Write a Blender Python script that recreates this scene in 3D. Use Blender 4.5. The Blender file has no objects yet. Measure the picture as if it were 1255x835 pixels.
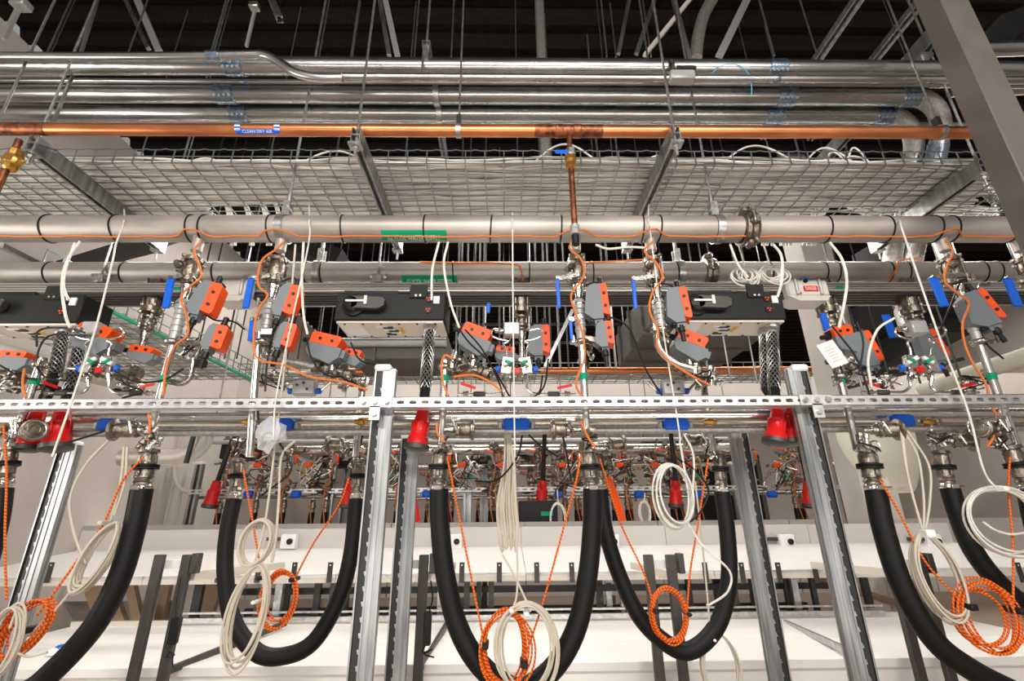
import bpy, math, random
from mathutils import Vector, Matrix
random.seed(7)
S = bpy.context.scene
COL = S.collection
R = random.uniform
PI = math.pi

# ------------------------------------------------------------------ camera
F = 592.0
CAMZ = 1.5
cam_m = (Matrix.Rotation(-math.radians(0.95), 4, 'Z') @ Matrix.Rotation(math.radians(90 + 20.4), 4, 'X')
         @ Matrix.Rotation(-math.radians(0.5), 4, 'Z'))
cam_m.translation = (0, 0, CAMZ)
cd = bpy.data.cameras.new('camera')
cam = bpy.data.objects.new('camera', cd); COL.objects.link(cam)
cam.matrix_world = cam_m
cd.sensor_fit = 'HORIZONTAL'; cd.sensor_width = 36.0; cd.lens = F / 1255 * 36
cd.clip_start = 0.02; cd.clip_end = 100
S.camera = cam
S.view_settings.view_transform = 'Standard'; S.view_settings.look = 'None'
S.view_settings.exposure = 0.0; S.view_settings.gamma = 1.0
S.view_settings.use_curve_mapping = False
try:
    S.cycles.max_bounces = 6; S.cycles.diffuse_bounces = 3; S.cycles.glossy_bounces = 4
    S.cycles.use_denoising = True
except Exception:
    pass
# world: even light of the rest of the hall, behind the camera
w = bpy.data.worlds.new('world'); S.world = w; w.use_nodes = True
w.node_tree.nodes['Background'].inputs[0].default_value = (1.0, 0.97, 0.93, 1)
w.node_tree.nodes['Background'].inputs[1].default_value = 0.30

def area(name, loc, target, sx, sy, power, col=(1, .96, .9)):
    l = bpy.data.lights.new(name, 'AREA'); l.shape = 'RECTANGLE'; l.size = sx; l.size_y = sy
    l.energy = power; l.color = col
    o = bpy.data.objects.new(name, l); COL.objects.link(o); o.location = loc
    d = Vector(target) - Vector(loc)
    o.rotation_euler = d.to_track_quat('-Z', 'Y').to_euler()
    return o
area('hall_light', (0.4, -1.6, 3.6), (0.4, 2.4, 2.4), 5.0, 0.35, 190)
area('hall_light', (0.4, -1.8, 0.9), (0.4, 2.4, 2.9), 6.0, 0.4, 80)
area('hall_light', (-3.6, 1.0, 1.9), (-1, 3.0, 1.8), 0.6, 1.6, 30)

# ------------------------------------------------------------------ projection helpers
def ray(px, py):
    d = cam_m.to_3x3() @ Vector(((px - 627.5) / F, (417.5 - py) / F, -1.0))
    return d
def P(px, py, Y=None, Z=None, X=None):
    d = ray(px, py)
    if Y is not None: t = Y / d.y
    elif Z is not None: t = (Z - CAMZ) / d.z
    else: t = X / d.x
    return Vector((0, 0, CAMZ)) + d * t
def mpp(px, py, Y):           # metres per pixel at that depth
    return (P(px + 1, py, Y) - P(px, py, Y)).length
def PL(*pts, Y=None):
    out = []
    for p in pts:
        out.append(P(p[0], p[1], Y=(p[2] if len(p) > 2 else Y)))
    return out
def smooth(pts, n=6, closed=False):
    pts = [Vector(p) for p in pts]
    if len(pts) < 3: return pts
    out = []
    N = len(pts)
    rng = range(N) if closed else range(N - 1)
    for i in rng:
        if closed: a, b, c, d = pts[i - 1], pts[i], pts[(i + 1) % N], pts[(i + 2) % N]
        else:
            b, c = pts[i], pts[i + 1]
            a = pts[i - 1] if i > 0 else b * 2 - c
            d = pts[i + 2] if i + 2 < N else c * 2 - b
        for k in range(n):
            t = k / n
            out.append(0.5 * ((2 * b) + (c - a) * t + (2 * a - 5 * b + 4 * c - d) * t * t + (3 * b - a - 3 * c + d) * t ** 3))
    if not closed: out.append(pts[-1])
    return out

# ------------------------------------------------------------------ materials
def mat(name, col, rough=.5, metal=0., noise=.0, nscale=20., col2=None, bump=0., bscale=60., stretch=(1, 1, 1), emit=0., alpha=1., trans=0.):
    m = bpy.data.materials.new(name); m.use_nodes = True
    nt = m.node_tree; b = nt.nodes['Principled BSDF']
    b.inputs['Roughness'].default_value = rough; b.inputs['Metallic'].default_value = metal
    c = (*col, 1); b.inputs['Base Color'].default_value = c
    if metal < .3 and max(col) < .95 and name not in ('white_laminate',): b.inputs['Specular IOR Level'].default_value = .25
    if trans:
        b.inputs['Transmission Weight'].default_value = trans
    if alpha < 1: b.inputs['Alpha'].default_value = alpha
    if emit:
        b.inputs['Emission Color'].default_value = c; b.inputs['Emission Strength'].default_value = emit
    if noise or bump:
        tc = nt.nodes.new('ShaderNodeTexCoord'); mp = nt.nodes.new('ShaderNodeMapping')
        nt.links.new(tc.outputs['Object'], mp.inputs['Vector']); mp.inputs['Scale'].default_value = stretch
    if noise:
        n = nt.nodes.new('ShaderNodeTexNoise'); n.inputs['Scale'].default_value = nscale; n.inputs['Detail'].default_value = 5
        nt.links.new(mp.outputs[0], n.inputs['Vector'])
        r = nt.nodes.new('ShaderNodeValToRGB'); r.color_ramp.elements[0].position = .35; r.color_ramp.elements[1].position = .68
        c2 = col2 or tuple(x * (1 - noise) for x in col)
        r.color_ramp.elements[0].color = (*c2, 1); r.color_ramp.elements[1].color = c
        nt.links.new(n.outputs['Fac'], r.inputs[0]); nt.links.new(r.outputs[0], b.inputs['Base Color'])
        mr = nt.nodes.new('ShaderNodeMapRange'); mr.inputs['To Min'].default_value = rough * .8; mr.inputs['To Max'].default_value = min(1, rough * 1.3)
        nt.links.new(n.outputs['Fac'], mr.inputs[0]); nt.links.new(mr.outputs[0], b.inputs['Roughness'])
    if bump:
        n2 = nt.nodes.new('ShaderNodeTexNoise'); n2.inputs['Scale'].default_value = bscale
        nt.links.new(mp.outputs[0], n2.inputs['Vector'])
        bp = nt.nodes.new('ShaderNodeBump'); bp.inputs['Strength'].default_value = bump; bp.inputs['Distance'].default_value = .01
        nt.links.new(n2.outputs['Fac'], bp.inputs['Height']); nt.links.new(bp.outputs[0], b.inputs['Normal'])
    return m
def braid(name, c1, c2, freq=55., duty=.55):
    m = mat(name, c1, .55); nt = m.node_tree; b = nt.nodes['Principled BSDF']
    uv = nt.nodes.new('ShaderNodeUVMap'); sp = nt.nodes.new('ShaderNodeSeparateXYZ'); nt.links.new(uv.outputs[0], sp.inputs[0])
    mu = nt.nodes.new('ShaderNodeMath'); mu.operation = 'MULTIPLY_ADD'; mu.inputs[1].default_value = freq
    nt.links.new(sp.outputs[1], mu.inputs[0]); nt.links.new(sp.outputs[0], mu.inputs[2])
    fr = nt.nodes.new('ShaderNodeMath'); fr.operation = 'FRACT'; nt.links.new(mu.outputs[0], fr.inputs[0])
    gt = nt.nodes.new('ShaderNodeMath'); gt.operation = 'GREATER_THAN'; gt.inputs[1].default_value = duty; nt.links.new(fr.outputs[0], gt.inputs[0])
    mx = nt.nodes.new('ShaderNodeMix'); mx.data_type = 'RGBA'; mx.inputs[6].default_value = (*c1, 1); mx.inputs[7].default_value = (*c2, 1)
    nt.links.new(gt.outputs[0], mx.inputs[0]); nt.links.new(mx.outputs[2], b.inputs['Base Color'])
    return m
M = dict(
    wall=mat('wall_paint', (.66, .60, .55), .7, 0, .06, 2.0),
    wallw=mat('white_panel_paint', (.55, .515, .485), .6, 0, .05, 1.5),
    ceil=mat('dark_deck', (.012, .0065, .004), .9, 0, .8, 28, bump=.6, bscale=40),
    floor=mat('floor_vinyl', (.42, .33, .25), .4, 0, .15, 4),
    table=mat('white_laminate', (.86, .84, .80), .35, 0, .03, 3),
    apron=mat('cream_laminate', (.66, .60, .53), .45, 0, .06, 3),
    steelp=mat('grey_paint', (.15, .138, .122), .5, .2, .1, 8),
    steelw=mat('white_paint_steel', (.62, .58, .53), .5, 0, .05, 6),
    galv=mat('galvanised_steel', (.62, .62, .61), .33, .92, .35, 30, bump=.08),
    strut=mat('zinc_strut', (.52, .53, .54), .36, .9, .5, 9, stretch=(4, 4, .35)),
    rail=mat('bright_zinc', (.80, .79, .78), .38, .8, .15, 30),
    emt=mat('conduit_steel', (.55, .55, .545), .25, .97, .35, 7, stretch=(.25, 1, 1), bump=.05),
    emtd=mat('conduit_steel_dull', (.50, .48, .45), .48, .7, .35, 60, bump=.2, bscale=300),
    coup=mat('zinc_coupling', (.36, .45, .55), .25, .95, .3, 40),
    rod=mat('dull_rod', (.20, .195, .19), .45, .7),
    pipe=mat('brushed_stainless_pipe', (.53, .485, .435), .48, .6, .38, 5.5, stretch=(.4, 1, 1), bump=.05),
    ss=mat('stainless', (.58, .53, .47), .24, .97, .5, 40, bump=.15, bscale=90),
    ssp=mat('polished_stainless', (.78, .74, .69), .2, .95, .2, 20),
    ssd=mat('cast_stainless', (.36, .31, .25), .33, .9, .6, 50, bump=.25, bscale=120),
    cop=mat('copper', (.80, .30, .12), .3, .85, .25, 9, col2=(.55, .19, .08), stretch=(.4, 1, 1)),
    copd=mat('tarnished_copper', (.42, .14, .06), .42, .8, .6, 35, col2=(.10, .04, .02)),
    brass=mat('brass', (.72, .40, .10), .32, .9, .3, 50),
    rub=mat('black_rubber', (.006, .006, .0065), .5, 0, .3, 30),
    blk=mat('black_plastic', (.012, .012, .012), .38),
    blkp=mat('black_powder_coat', (.016, .016, .016), .5, 0, .2, 200),
    dkm=mat('dark_rack_steel', (.035, .034, .034), .45, .3, .2, 20),
    chr_=mat('charcoal_frame', (.075, .068, .064), .42, .5, .25, 12),
    gry=mat('grey_plastic', (.175, .195, .21), .45),
    gryl=mat('grey_casting', (.46, .46, .45), .4, .4, .1, 30),
    org=mat('orange_plastic', (.88, .085, .008), .38),
    blu=mat('blue_plastic', (.012, .115, .62), .35),
    grn=mat('green_tape', (.0, .30, .14), .5),
    red=mat('red_plastic', (.60, .012, .012), .3),
    wht=mat('white_label', (.80, .79, .77), .5),
    wcab=mat('white_cable', (.84, .80, .73), .45, 0, .28, 30, stretch=(.15, 1, 1)),
    bcab=mat('beige_cable', (.56, .50, .41), .5),
    ocab=braid('orange_braid', (.92, .17, .012), (.30, .045, .01), 75, .66),
    ocab2=braid('orange_braid_fine', (.85, .24, .05), (.45, .10, .03), 120),
    bcb=mat('black_cable', (.01, .01, .01), .45),
    duct=mat('grey_duct', (.13, .122, .115), .5, .3, .15, 3),
    ductd=mat('dark_duct', (.055, .052, .05), .5, .3, .2, 3),
    alu=mat('busway_aluminium', (.66, .64, .61), .36, .8, .1, 10, stretch=(.2, 1, 1)),
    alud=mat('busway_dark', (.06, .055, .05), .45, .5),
    wire=mat('basket_wire', (.34, .41, .40), .3, .9),
    grnw=mat('green_edge', (.02, .38, .20), .5),
    lamp=mat('fill_diffuser', (1, .95, .89), .5, emit=30.0),  # glowing faces of the added fill lamps, dimmer for the rows behind
    lamp2=mat('fill_diffuser_dim', (1, .95, .89), .5, emit=19.0),
    lamp3=mat('fill_diffuser_far', (1, .95, .89), .5, emit=8.0),
    beige=mat('beige_shell', (.60, .57, .48), .45, 0, .05, 6),
    bag=mat('clear_bag', (.80, .82, .86), .12, alpha=.45),
    paper=mat('paper_tag', (.75, .74, .73), .6),
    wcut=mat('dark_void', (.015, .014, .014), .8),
    tan=mat('tan_brace', (.50, .36, .25), .6, 0, .15, 5),
    dome=mat('black_dome', (.02, .02, .02), .6),
    yel=mat('yellow_plastic', (.75, .42, .02), .4),
)

# ------------------------------------------------------------------ mesh builder
def frame(d):
    d = Vector(d).normalized()
    a = Vector((0, 0, 1)) if abs(d.z) < .9 else Vector((1, 0, 0))
    x = a.cross(d).normalized(); y = d.cross(x)
    return x, y, d
class MB:
    def __init__(s): s.v = []; s.f = []; s.uv = []; s.mi = []; s.mats = []; s.cur = 0
    def use(s, m):
        if m not in s.mats: s.mats.append(m)
        s.cur = s.mats.index(m); return s
    def add(s, vs, fs, uvs=None):
        o = len(s.v); s.v += [Vector(v) for v in vs]
        for i, f in enumerate(fs):
            s.f.append(tuple(o + k for k in f)); s.mi.append(s.cur)
            s.uv.append(uvs[i] if uvs else None)
        return s
    def box(s, c, size, X=(1, 0, 0), Y=(0, 1, 0), Z=(0, 0, 1), bev=0.0):
        c = Vector(c); X, Y, Z = Vector(X).normalized() * size[0] / 2, Vector(Y).normalized() * size[1] / 2, Vector(Z).normalized() * size[2] / 2
        if not bev:
            vs = [c + X * i + Y * j + Z * k for k in (-1, 1) for j in (-1, 1) for i in (-1, 1)]
            return s.add(vs, [(0, 2, 3, 1), (4, 5, 7, 6), (0, 1, 5, 4), (2, 6, 7, 3), (0, 4, 6, 2), (1, 3, 7, 5)])
        bx, by, bz = (1 - 2 * bev / size[0], 1 - 2 * bev / size[1], 1 - 2 * bev / size[2])
        pts = [(1, by), (bx, 1), (-bx, 1), (-1, by), (-1, -by), (-bx, -1), (bx, -1), (1, -by)]
        vs = []
        for z, k in ((-1, (bx, by)), (-bz, None), (bz, None), (1, (bx, by))):
            for (a, b) in pts:
                if k: a2, b2 = max(-k[0], min(k[0], a)), max(-k[1], min(k[1], b))
                else: a2, b2 = a, b
                vs.append(c + X * a2 + Y * b2 + Z * z)
        fs = [tuple(range(7, -1, -1)), tuple(range(24, 32))]
        for r in range(3):
            for i in range(8):
                j = (i + 1) % 8
                fs.append((r * 8 + i, r * 8 + j, r * 8 + 8 + j, r * 8 + 8 + i))
        return s.add(vs, fs)
    def bar(s, p0, p1, w, h, up=(0, 0, 1), bev=0.0):
        p0, p1 = Vector(p0), Vector(p1); d = p1 - p0; L = d.length; d.normalize()
        up = Vector(up); x = d.cross(up).normalized(); z = x.cross(d)
        return s.box((p0 + p1) / 2, (w, L, h), x, d, z, bev)
    def lathe(s, p0, d, prof, n=14, caps=True):
        x, y, d = frame(d); p0 = Vector(p0); vs = []; fs = []
        for (t, r) in prof:
            for i in range(n):
                a = 2 * PI * i / n
                vs.append(p0 + d * t + x * (r * math.cos(a)) + y * (r * math.sin(a)))
        for k in range(len(prof) - 1):
            for i in range(n):
                j = (i + 1) % n
                fs.append((k * n + i, k * n + j, (k + 1) * n + j, (k + 1) * n + i))
        if caps:
            fs.append(tuple(range(n - 1, -1, -1))); o = (len(prof) - 1) * n
            fs.append(tuple(range(o, o + n)))
        return s.add(vs, fs)
    def cyl(s, p0, p1, r, r2=None, n=12):
        p0, p1 = Vector(p0), Vector(p1); L = (p1 - p0).length
        return s.lathe(p0, p1 - p0, [(0, r), (L, r if r2 is None else r2)], n)
    def tube(s, pts, r, n=6, closed=False):
        pts = [Vector(p) for p in pts]; N = len(pts)
        if N < 2: return s
        rings = []; L = 0; Ls = [0]
        t0 = (pts[1] - pts[0]).normalized(); x, y, _ = frame(t0)
        for i in range(N):
            if closed: t = (pts[(i + 1) % N] - pts[i - 1])
            else: t = pts[min(i + 1, N - 1)] - pts[max(i - 1, 0)]
            if t.length < 1e-9: t = t0.copy()
            t.normalize()
            x = (x - t * x.dot(t)); x = x.normalized() if x.length > 1e-6 else frame(t)[0]
            y = t.cross(x)
            rr = r[i] if isinstance(r, (list, tuple)) else r
            rings.append([pts[i] + x * (rr * math.cos(2 * PI * k / n)) + y * (rr * math.sin(2 * PI * k / n)) for k in range(n)])
            if i: L += (pts[i] - pts[i - 1]).length; Ls.append(L)
        vs = [v for rg in rings for v in rg]; fs = []; uvs = []
        for i in range(N if closed else N - 1):
            j = (i + 1) % N; l1 = Ls[j] if j else L + (pts[0] - pts[-1]).length
            for k in range(n):
                q = (k + 1) % n
                fs.append((i * n + k, i * n + q, j * n + q, j * n + k))
                uvs.append([(k / n, Ls[i]), ((k + 1) / n, Ls[i]), ((k + 1) / n, l1), (k / n, l1)])
        if not closed:
            fs.append(tuple(range(n - 1, -1, -1))); fs.append(tuple(range((N - 1) * n, N * n))); uvs += [None, None]
        return s.add(vs, fs, uvs)
    def ring(s, c, d, R_, r, n=16, m=5):
        x, y, d = frame(d); c = Vector(c)
        return s.tube([c + x * (R_ * math.cos(2 * PI * i / n)) + y * (R_ * math.sin(2 * PI * i / n)) for i in range(n)], r, m, closed=True)
    def prism(s, poly, o, X, Z, Yv, th):
        o, X, Z, Yv = Vector(o), Vector(X), Vector(Z), Vector(Yv).normalized() * th
        n = len(poly); vs = [o + X * a + Z * b for a, b in poly] + [o + X * a + Z * b + Yv for a, b in poly]
        fs = [tuple(range(n)), tuple(range(2 * n - 1, n - 1, -1))] + [(i, n + i, n + (i + 1) % n, (i + 1) % n) for i in range(n)]
        return s.add(vs, fs)
    def channel(s, p0, p1, wd, ht, openv, t=.004, lip=.011):
        """strut channel: open side faces openv"""
        p0, p1 = Vector(p0), Vector(p1); d = (p1 - p0).normalized()
        o = Vector(openv); o = (o - d * o.dot(d)).normalized(); x = d.cross(o).normalized()
        h = ht; a = wd / 2
        prof = [(-a, 0), (a, 0), (a, h), (a - lip, h), (a - lip, h - lip), (a - lip + t, h - lip), (a - lip + t, h - t), (a - t, h - t), (a - t, t),
                (-a + t, t), (-a + t, h - t), (-a + lip - t, h - t), (-a + lip - t, h - lip), (-a + lip, h - lip), (-a + lip, h), (-a, h)]
        n = len(prof)
        vs = [p0 + x * u + o * (v - h / 2) for u, v in prof] + [p1 + x * u + o * (v - h / 2) for u, v in prof]
        fs = [(i, (i + 1) % n, n + (i + 1) % n, n + i) for i in range(n)]
        caps = [(0, 1, 8, 9), (1, 2, 7, 8), (2, 3, 6, 7), (3, 4, 5, 6), (15, 0, 9, 10), (14, 15, 10, 11), (13, 14, 11, 12)]
        fs += caps + [tuple(n + k for k in reversed(c)) for c in caps]
        return s.add(vs, fs)
    def build(s, name, m=None, parent=None, label=None, origin=None, smooth_=True):
        me = bpy.data.meshes.new(name)
        if parent is not None: org = wloc(parent)
        elif origin is not None: org = Vector(origin)
        else:
            xs = [v.x for v in s.v]; ys = [v.y for v in s.v]; zs = [v.z for v in s.v]
            org = Vector(((min(xs) + max(xs)) / 2, (min(ys) + max(ys)) / 2, min(zs)))
        me.from_pydata([v - org for v in s.v], [], s.f)
        if any(u is not None for u in s.uv):
            ul = me.uv_layers.new(name='UVMap'); k = 0; dat = []
            for f, u in zip(s.f, s.uv):
                if u is None: dat += [0.0, 0.0] * len(f)
                else:
                    for q in u: dat += [q[0], q[1]]
            ul.data.foreach_set('uv', dat)
        for mm in (s.mats if s.mats else [m]): me.materials.append(M[mm] if isinstance(mm, str) else mm)
        if s.mats: me.polygons.foreach_set('material_index', s.mi)
        if smooth_:
            me.polygons.foreach_set('use_smooth', [True] * len(me.polygons))
            me.set_sharp_from_angle(angle=math.radians(38))
        o = bpy.data.objects.new(name, me); COL.objects.link(o)
        if parent is not None: o.parent = parent
        else: o.location = org
        if label: o['label'] = label
        return o
def wloc(o):
    v = Vector((0, 0, 0))
    while o is not None: v = v + o.location; o = o.parent
    return v
def tag(o, label, cat, group=None):
    o['label'] = label; o['category'] = cat
    if group: o['group'] = group
    return o
def thing(name, loc, label, cat, group=None):
    o = bpy.data.objects.new(name, None); COL.objects.link(o); o.location = Vector(loc); o.empty_display_size = .05
    return tag(o, label, cat, group)
def struct(o): o['kind'] = 'structure'; return o
def copy_tree(o, parent=None):
    c = o.copy(); COL.objects.link(c)
    if parent is not None: c.parent = parent
    for ch in [x for x in COL.objects if x.parent == o]: copy_tree(ch, c)
    return c
ORD = ['first', 'second', 'third', 'fourth', 'fifth', 'sixth', 'seventh', 'eighth', 'ninth', 'tenth', 'eleventh', 'twelfth', 'thirteenth', 'fourteenth',
       'fifteenth', 'sixteenth', 'seventeenth', 'eighteenth', 'nineteenth', 'twentieth', 'twenty-first', 'twenty-second', 'twenty-third', 'twenty-fourth', 'twenty-fifth', 'twenty-sixth']

# depths of the main planes
YF, YR, YB = 2.06, 1.99, 2.50
ZC = CAMZ + 4.35

# ------------------------------------------------------------------ setting
XL, XR, YW = -4.6, 10.9, 14.6
b = MB().box(((XL + XR) / 2, YW / 2 - 1, -.05), (XR - XL, YW + 4, .1)); struct(b.build('floor', 'floor'))
b = MB().box((XL - .05, YW / 2 - .5, ZC / 2), (.1, YW + 1, ZC)); struct(b.build('wall_left', 'wall'))
b = MB().box((XR + .05, YW / 2 - .5, ZC / 2), (.1, YW + 1, ZC)); struct(b.build('wall_right', 'wall'))
b = MB().box(((XL + XR) / 2, YW + .05, ZC / 2), (XR - XL, .1, ZC)); struct(b.build('wall_back', 'wall'))
# corrugated deck
vs = []; fs = []; k = 0; y = -1.2; prof = []
while y < YW:
    for dy, dz in ((0, 0), (.09, 0), (.12, .08), (.21, .08)): prof.append((y + dy, ZC + dz))
    y += .24
for (yy, zz) in prof: vs += [(XL, yy, zz), (XR, yy, zz)]
for i in range(len(prof) - 1): fs.append((2 * i, 2 * i + 1, 2 * i + 3, 2 * i + 2))
struct(MB().add(vs, fs).build('ceiling', 'ceil', smooth_=False))
# door (dark opening) in the back wall
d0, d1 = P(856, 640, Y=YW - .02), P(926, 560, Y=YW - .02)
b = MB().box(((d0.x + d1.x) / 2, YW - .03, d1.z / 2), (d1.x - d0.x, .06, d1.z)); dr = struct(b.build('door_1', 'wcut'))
b = MB()
for xx in (d0.x, d1.x): b.box((xx, YW - .05, d1.z / 2), (.12, .1, d1.z))
b.box(((d0.x + d1.x) / 2, YW - .05, d1.z), (d1.x - d0.x + .12, .1, .12)); b.build('door_frame', 'steelp', dr)

# grey steel column at the right, near
t = thing('steel_column', (2.06, 1.62, 0), 'tall grey painted steel box column at the right edge, crossing in front of the pipes', 'column')
c0 = P(1154, 2, Y=1.55); c1 = P(1118.5, 2, X=c0.x); c2 = P(1189, 2, Y=1.55)
b = MB().box(((c0.x + c2.x) / 2, (1.55 + c1.y) / 2, ZC / 2), (c2.x - c0.x, c1.y - 1.55, ZC), bev=.004); b.build('shaft', 'steelp', t)
b = MB().box(((c0.x + c2.x) / 2, (1.55 + c1.y) / 2, .01), (.3, .3, .02)); b.build('base_plate', 'steelp', t)
# pale column behind
YPC = 5.15; p = P(995, 330, Y=YPC); zpc = P(942, 166, Y=YPC).z
t = thing('pale_column', (p.x, YPC, 0), 'pale painted square column behind the return pipe, right of the right tap box', 'column')
MB().box((p.x, YPC, zpc / 2), (.36, .34, zpc), bev=.01).build('shaft', 'steelw', t)
MB().box((p.x, YPC, .01), (.5, .5, .02)).build('base_plate', 'steelw', t)

# ceiling framing: joists & rafters far above
def beam(name, p0, p1, w_, h_, m, lab, cat='beam', up=(0, 0, 1)):
    o = MB().bar(p0, p1, w_, h_, up, .004).build(name, m); tag(o, lab, cat); return o
# unseen fill lamps added to brighten benches and walls, hidden behind the large pipes
def fill_lamp(x0, x1, y, z, lab, wd=.18):
    t = thing('added_fill_light', ((x0 + x1) / 2, y, z), lab, 'lamp')
    MB().box(((x0 + x1) / 2, y, z + .03), (x1 - x0, wd + .03, .05), bev=.008).build('housing', 'steelw', t)
    MB().box(((x0 + x1) / 2, y, z), (x1 - x0 - .04, wd, .012)).build('diffuser', 'lamp' if wd < .3 else 'lamp2' if wd < .5 else 'lamp3', t)
    for xx in (x0 + .3, x1 - .3): MB().cyl((xx, y, z + .05), (xx, y, ZC), .004, n=5).build('hanger_wire', 'galv', t)
z1 = P(627, 282, Y=2.86).z
fill_lamp(-2.6, .4, 2.86, z1, 'added long fill lamp hidden behind the left half of the supply pipe')
fill_lamp(.5, 3.6, 2.86, z1, 'added long fill lamp hidden behind the right half of the supply pipe')
z2 = P(627, 283, Y=6.1).z  # more added lamps farther back, to lift the walls and far rows
fill_lamp(-3.8, .2, 6.1, z2, 'added fill lamp far above the second aisle, left of centre', .34)
fill_lamp(.4, 4.6, 6.1, z2, 'added fill lamp far above the second aisle, right of centre', .34)
z3 = P(627, 335, Y=7.6).z
fill_lamp(-4.2, 3.0, 7.6, z3, 'added long fill lamp near the deck at the far end, left half', .6)
fill_lamp(3.3, 10.4, 7.6, z3, 'added long fill lamp near the deck at the far end, right half', .6)
fill_lamp(5.2, 9.6, 6.1, z2, 'added fill lamp above the second aisle, beyond the right tap box', .34)

# ------------------------------------------------------------------ benches
# first bench
zt = P(627, 813, Y=2.7).z
yf = P(627, 761, Z=zt).y
xl = P(117, 761, Z=zt).x; xr = P(1172, 757, Z=zt).x
t = thing('white_bench', ((xl + xr) / 2, 3.2, 0), 'long white bench across the bottom, brightly lit top', 'bench')
ym = P(627, 786, Z=zt).y
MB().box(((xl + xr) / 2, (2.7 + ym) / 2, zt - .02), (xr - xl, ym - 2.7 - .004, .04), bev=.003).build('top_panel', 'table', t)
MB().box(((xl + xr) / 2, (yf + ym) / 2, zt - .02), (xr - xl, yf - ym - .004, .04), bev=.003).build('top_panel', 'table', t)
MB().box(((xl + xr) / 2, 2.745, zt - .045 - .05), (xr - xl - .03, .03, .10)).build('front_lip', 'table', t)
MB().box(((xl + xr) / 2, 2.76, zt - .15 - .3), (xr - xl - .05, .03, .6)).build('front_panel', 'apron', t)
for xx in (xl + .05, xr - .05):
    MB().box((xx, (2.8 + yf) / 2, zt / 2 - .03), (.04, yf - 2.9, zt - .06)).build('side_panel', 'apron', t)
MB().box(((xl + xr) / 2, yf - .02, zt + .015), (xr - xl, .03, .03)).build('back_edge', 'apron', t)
# upper tray (second long white surface) with backsplash
YT = 3.62
e0 = P(627, 702, Y=YT); e1 = P(627, 670, Y=4.6); e2 = P(627, 646, Y=4.6)
xl2, xr2 = P(-60, 702, Y=YT).x, P(1330, 702, Y=YT).x
t = thing('white_shelf', ((xl2 + xr2) / 2, 4.1, 0), 'long white sloping shelf with upright back panel, behind the first bench', 'shelf')
b = MB(); hh = (P(627, 702, Y=YT).z - P(627, 712.5, Y=YT).z)
n_ = 6; wseg = (xr2 - xl2) / n_
for i in range(n_):
    x0 = xl2 + i * wseg; x1 = x0 + wseg - .004
    vs = [(x0, YT, e0.z), (x1, YT, e0.z), (x1, 4.6, e1.z), (x0, 4.6, e1.z), (x0, YT, e0.z - .02), (x1, YT, e0.z - .02), (x1, 4.6, e1.z - .02), (x0, 4.6, e1.z - .02)]
    MB().add(vs, [(0, 1, 2, 3), (7, 6, 5, 4), (0, 4, 5, 1), (1, 5, 6, 2), (2, 6, 7, 3), (3, 7, 4, 0)]).build('deck_panel', 'table', t, smooth_=False)
    MB().box(((x0 + x1) / 2, YT + .01, e0.z - hh / 2), (x1 - x0, .02, hh)).build('front_edge', 'apron', t)
    MB().box(((x0 + x1) / 2, 4.61, (e1.z + e2.z) / 2), (x1 - x0, .02, e2.z - e1.z)).build('back_panel', 'wallw', t)
for px in (60, 141, 268, 316, 360, 404, 566, 612, 658, 701, 865, 910, 955, 1000, 1045, 1207, 1251):
    p = P(px, 702, Y=YT - .015)
    bb = MB().use('chr_').box((p.x, YT - .012, p.z), (.034, .008, .125), bev=.001).use('wht').cyl((p.x, YT - .018, p.z + .045), (p.x, YT - .0155, p.z + .045), .005, n=8)
    bb.build('bracket_tab', None, t)
# frame under the shelf
zb = P(627, 757, Y=3.75).z; ztp = e0.z - hh
xa, xb_ = P(118, 740, Y=3.72).x, P(1078, 740, Y=3.72).x
xa = P(215, 740, Y=3.72).x
u = thing('under_shelf_frame', ((xa + xb_) / 2, 3.75, 0), 'dark steel rack frame below the white shelf, seen above the bench', 'frame')
MB().bar((xa, 3.7, zb + .012), (xb_, 3.7, zb + .012), .03, .03).build('bottom_rail', 'galv', u)
MB().bar((xa, 3.7, zb + .055), (xb_, 3.7, zb + .055), .02, .012).build('bottom_rail', 'galv', u)
MB().bar((xa + .3, 4.1, P(627, 747, Y=4.1).z), (xb_ - .3, 4.1, P(627, 747, Y=4.1).z), .04, .05).build('middle_rail', 'dkm', u)
MB().bar((xa + .3, 3.9, P(627, 722, Y=3.9).z), (xb_ - .2, 3.9, P(627, 722, Y=3.9).z), .04, .04).build('top_rail', 'dkm', u)
for px, w_, m_ in ((243, 12, 'dkm'), (289, 10, 'dkm'), (318, 8, 'galv'), (342, 10, 'galv'), (352, 7, 'dkm'), (389, 9, 'chr_'), (408, 8, 'chr_'), (424, 9, 'dkm'), (463, 6, 'dkm'),
               (540, 8, 'galv'), (552, 7, 'galv'), (572, 8, 'chr_'), (587, 7, 'chr_'), (594, 7, 'dkm'), (602, 8, 'chr_'), (710, 5, 'dkm'), (735, 9, 'chr_'), (746, 8, 'galv'), (762, 5, 'galv'),
               (845, 7, 'dkm'), (880, 10, 'chr_'), (900, 9, 'chr_'), (924, 8, 'chr_'), (940, 5, 'dkm'), (975, 9, 'galv'), (998, 6, 'dkm'), (966, 8, 'dkm'), (1063, 9, 'chr_')):
    yy = 3.74 + R(0, .3)
    p = P(px, 730, Y=yy); mm = mpp(px, 730, yy)
    MB().box((p.x, yy, (ztp + zb) / 2), (w_ * mm * .85, .035, ztp - zb)).build('upright', m_, u)
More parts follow.
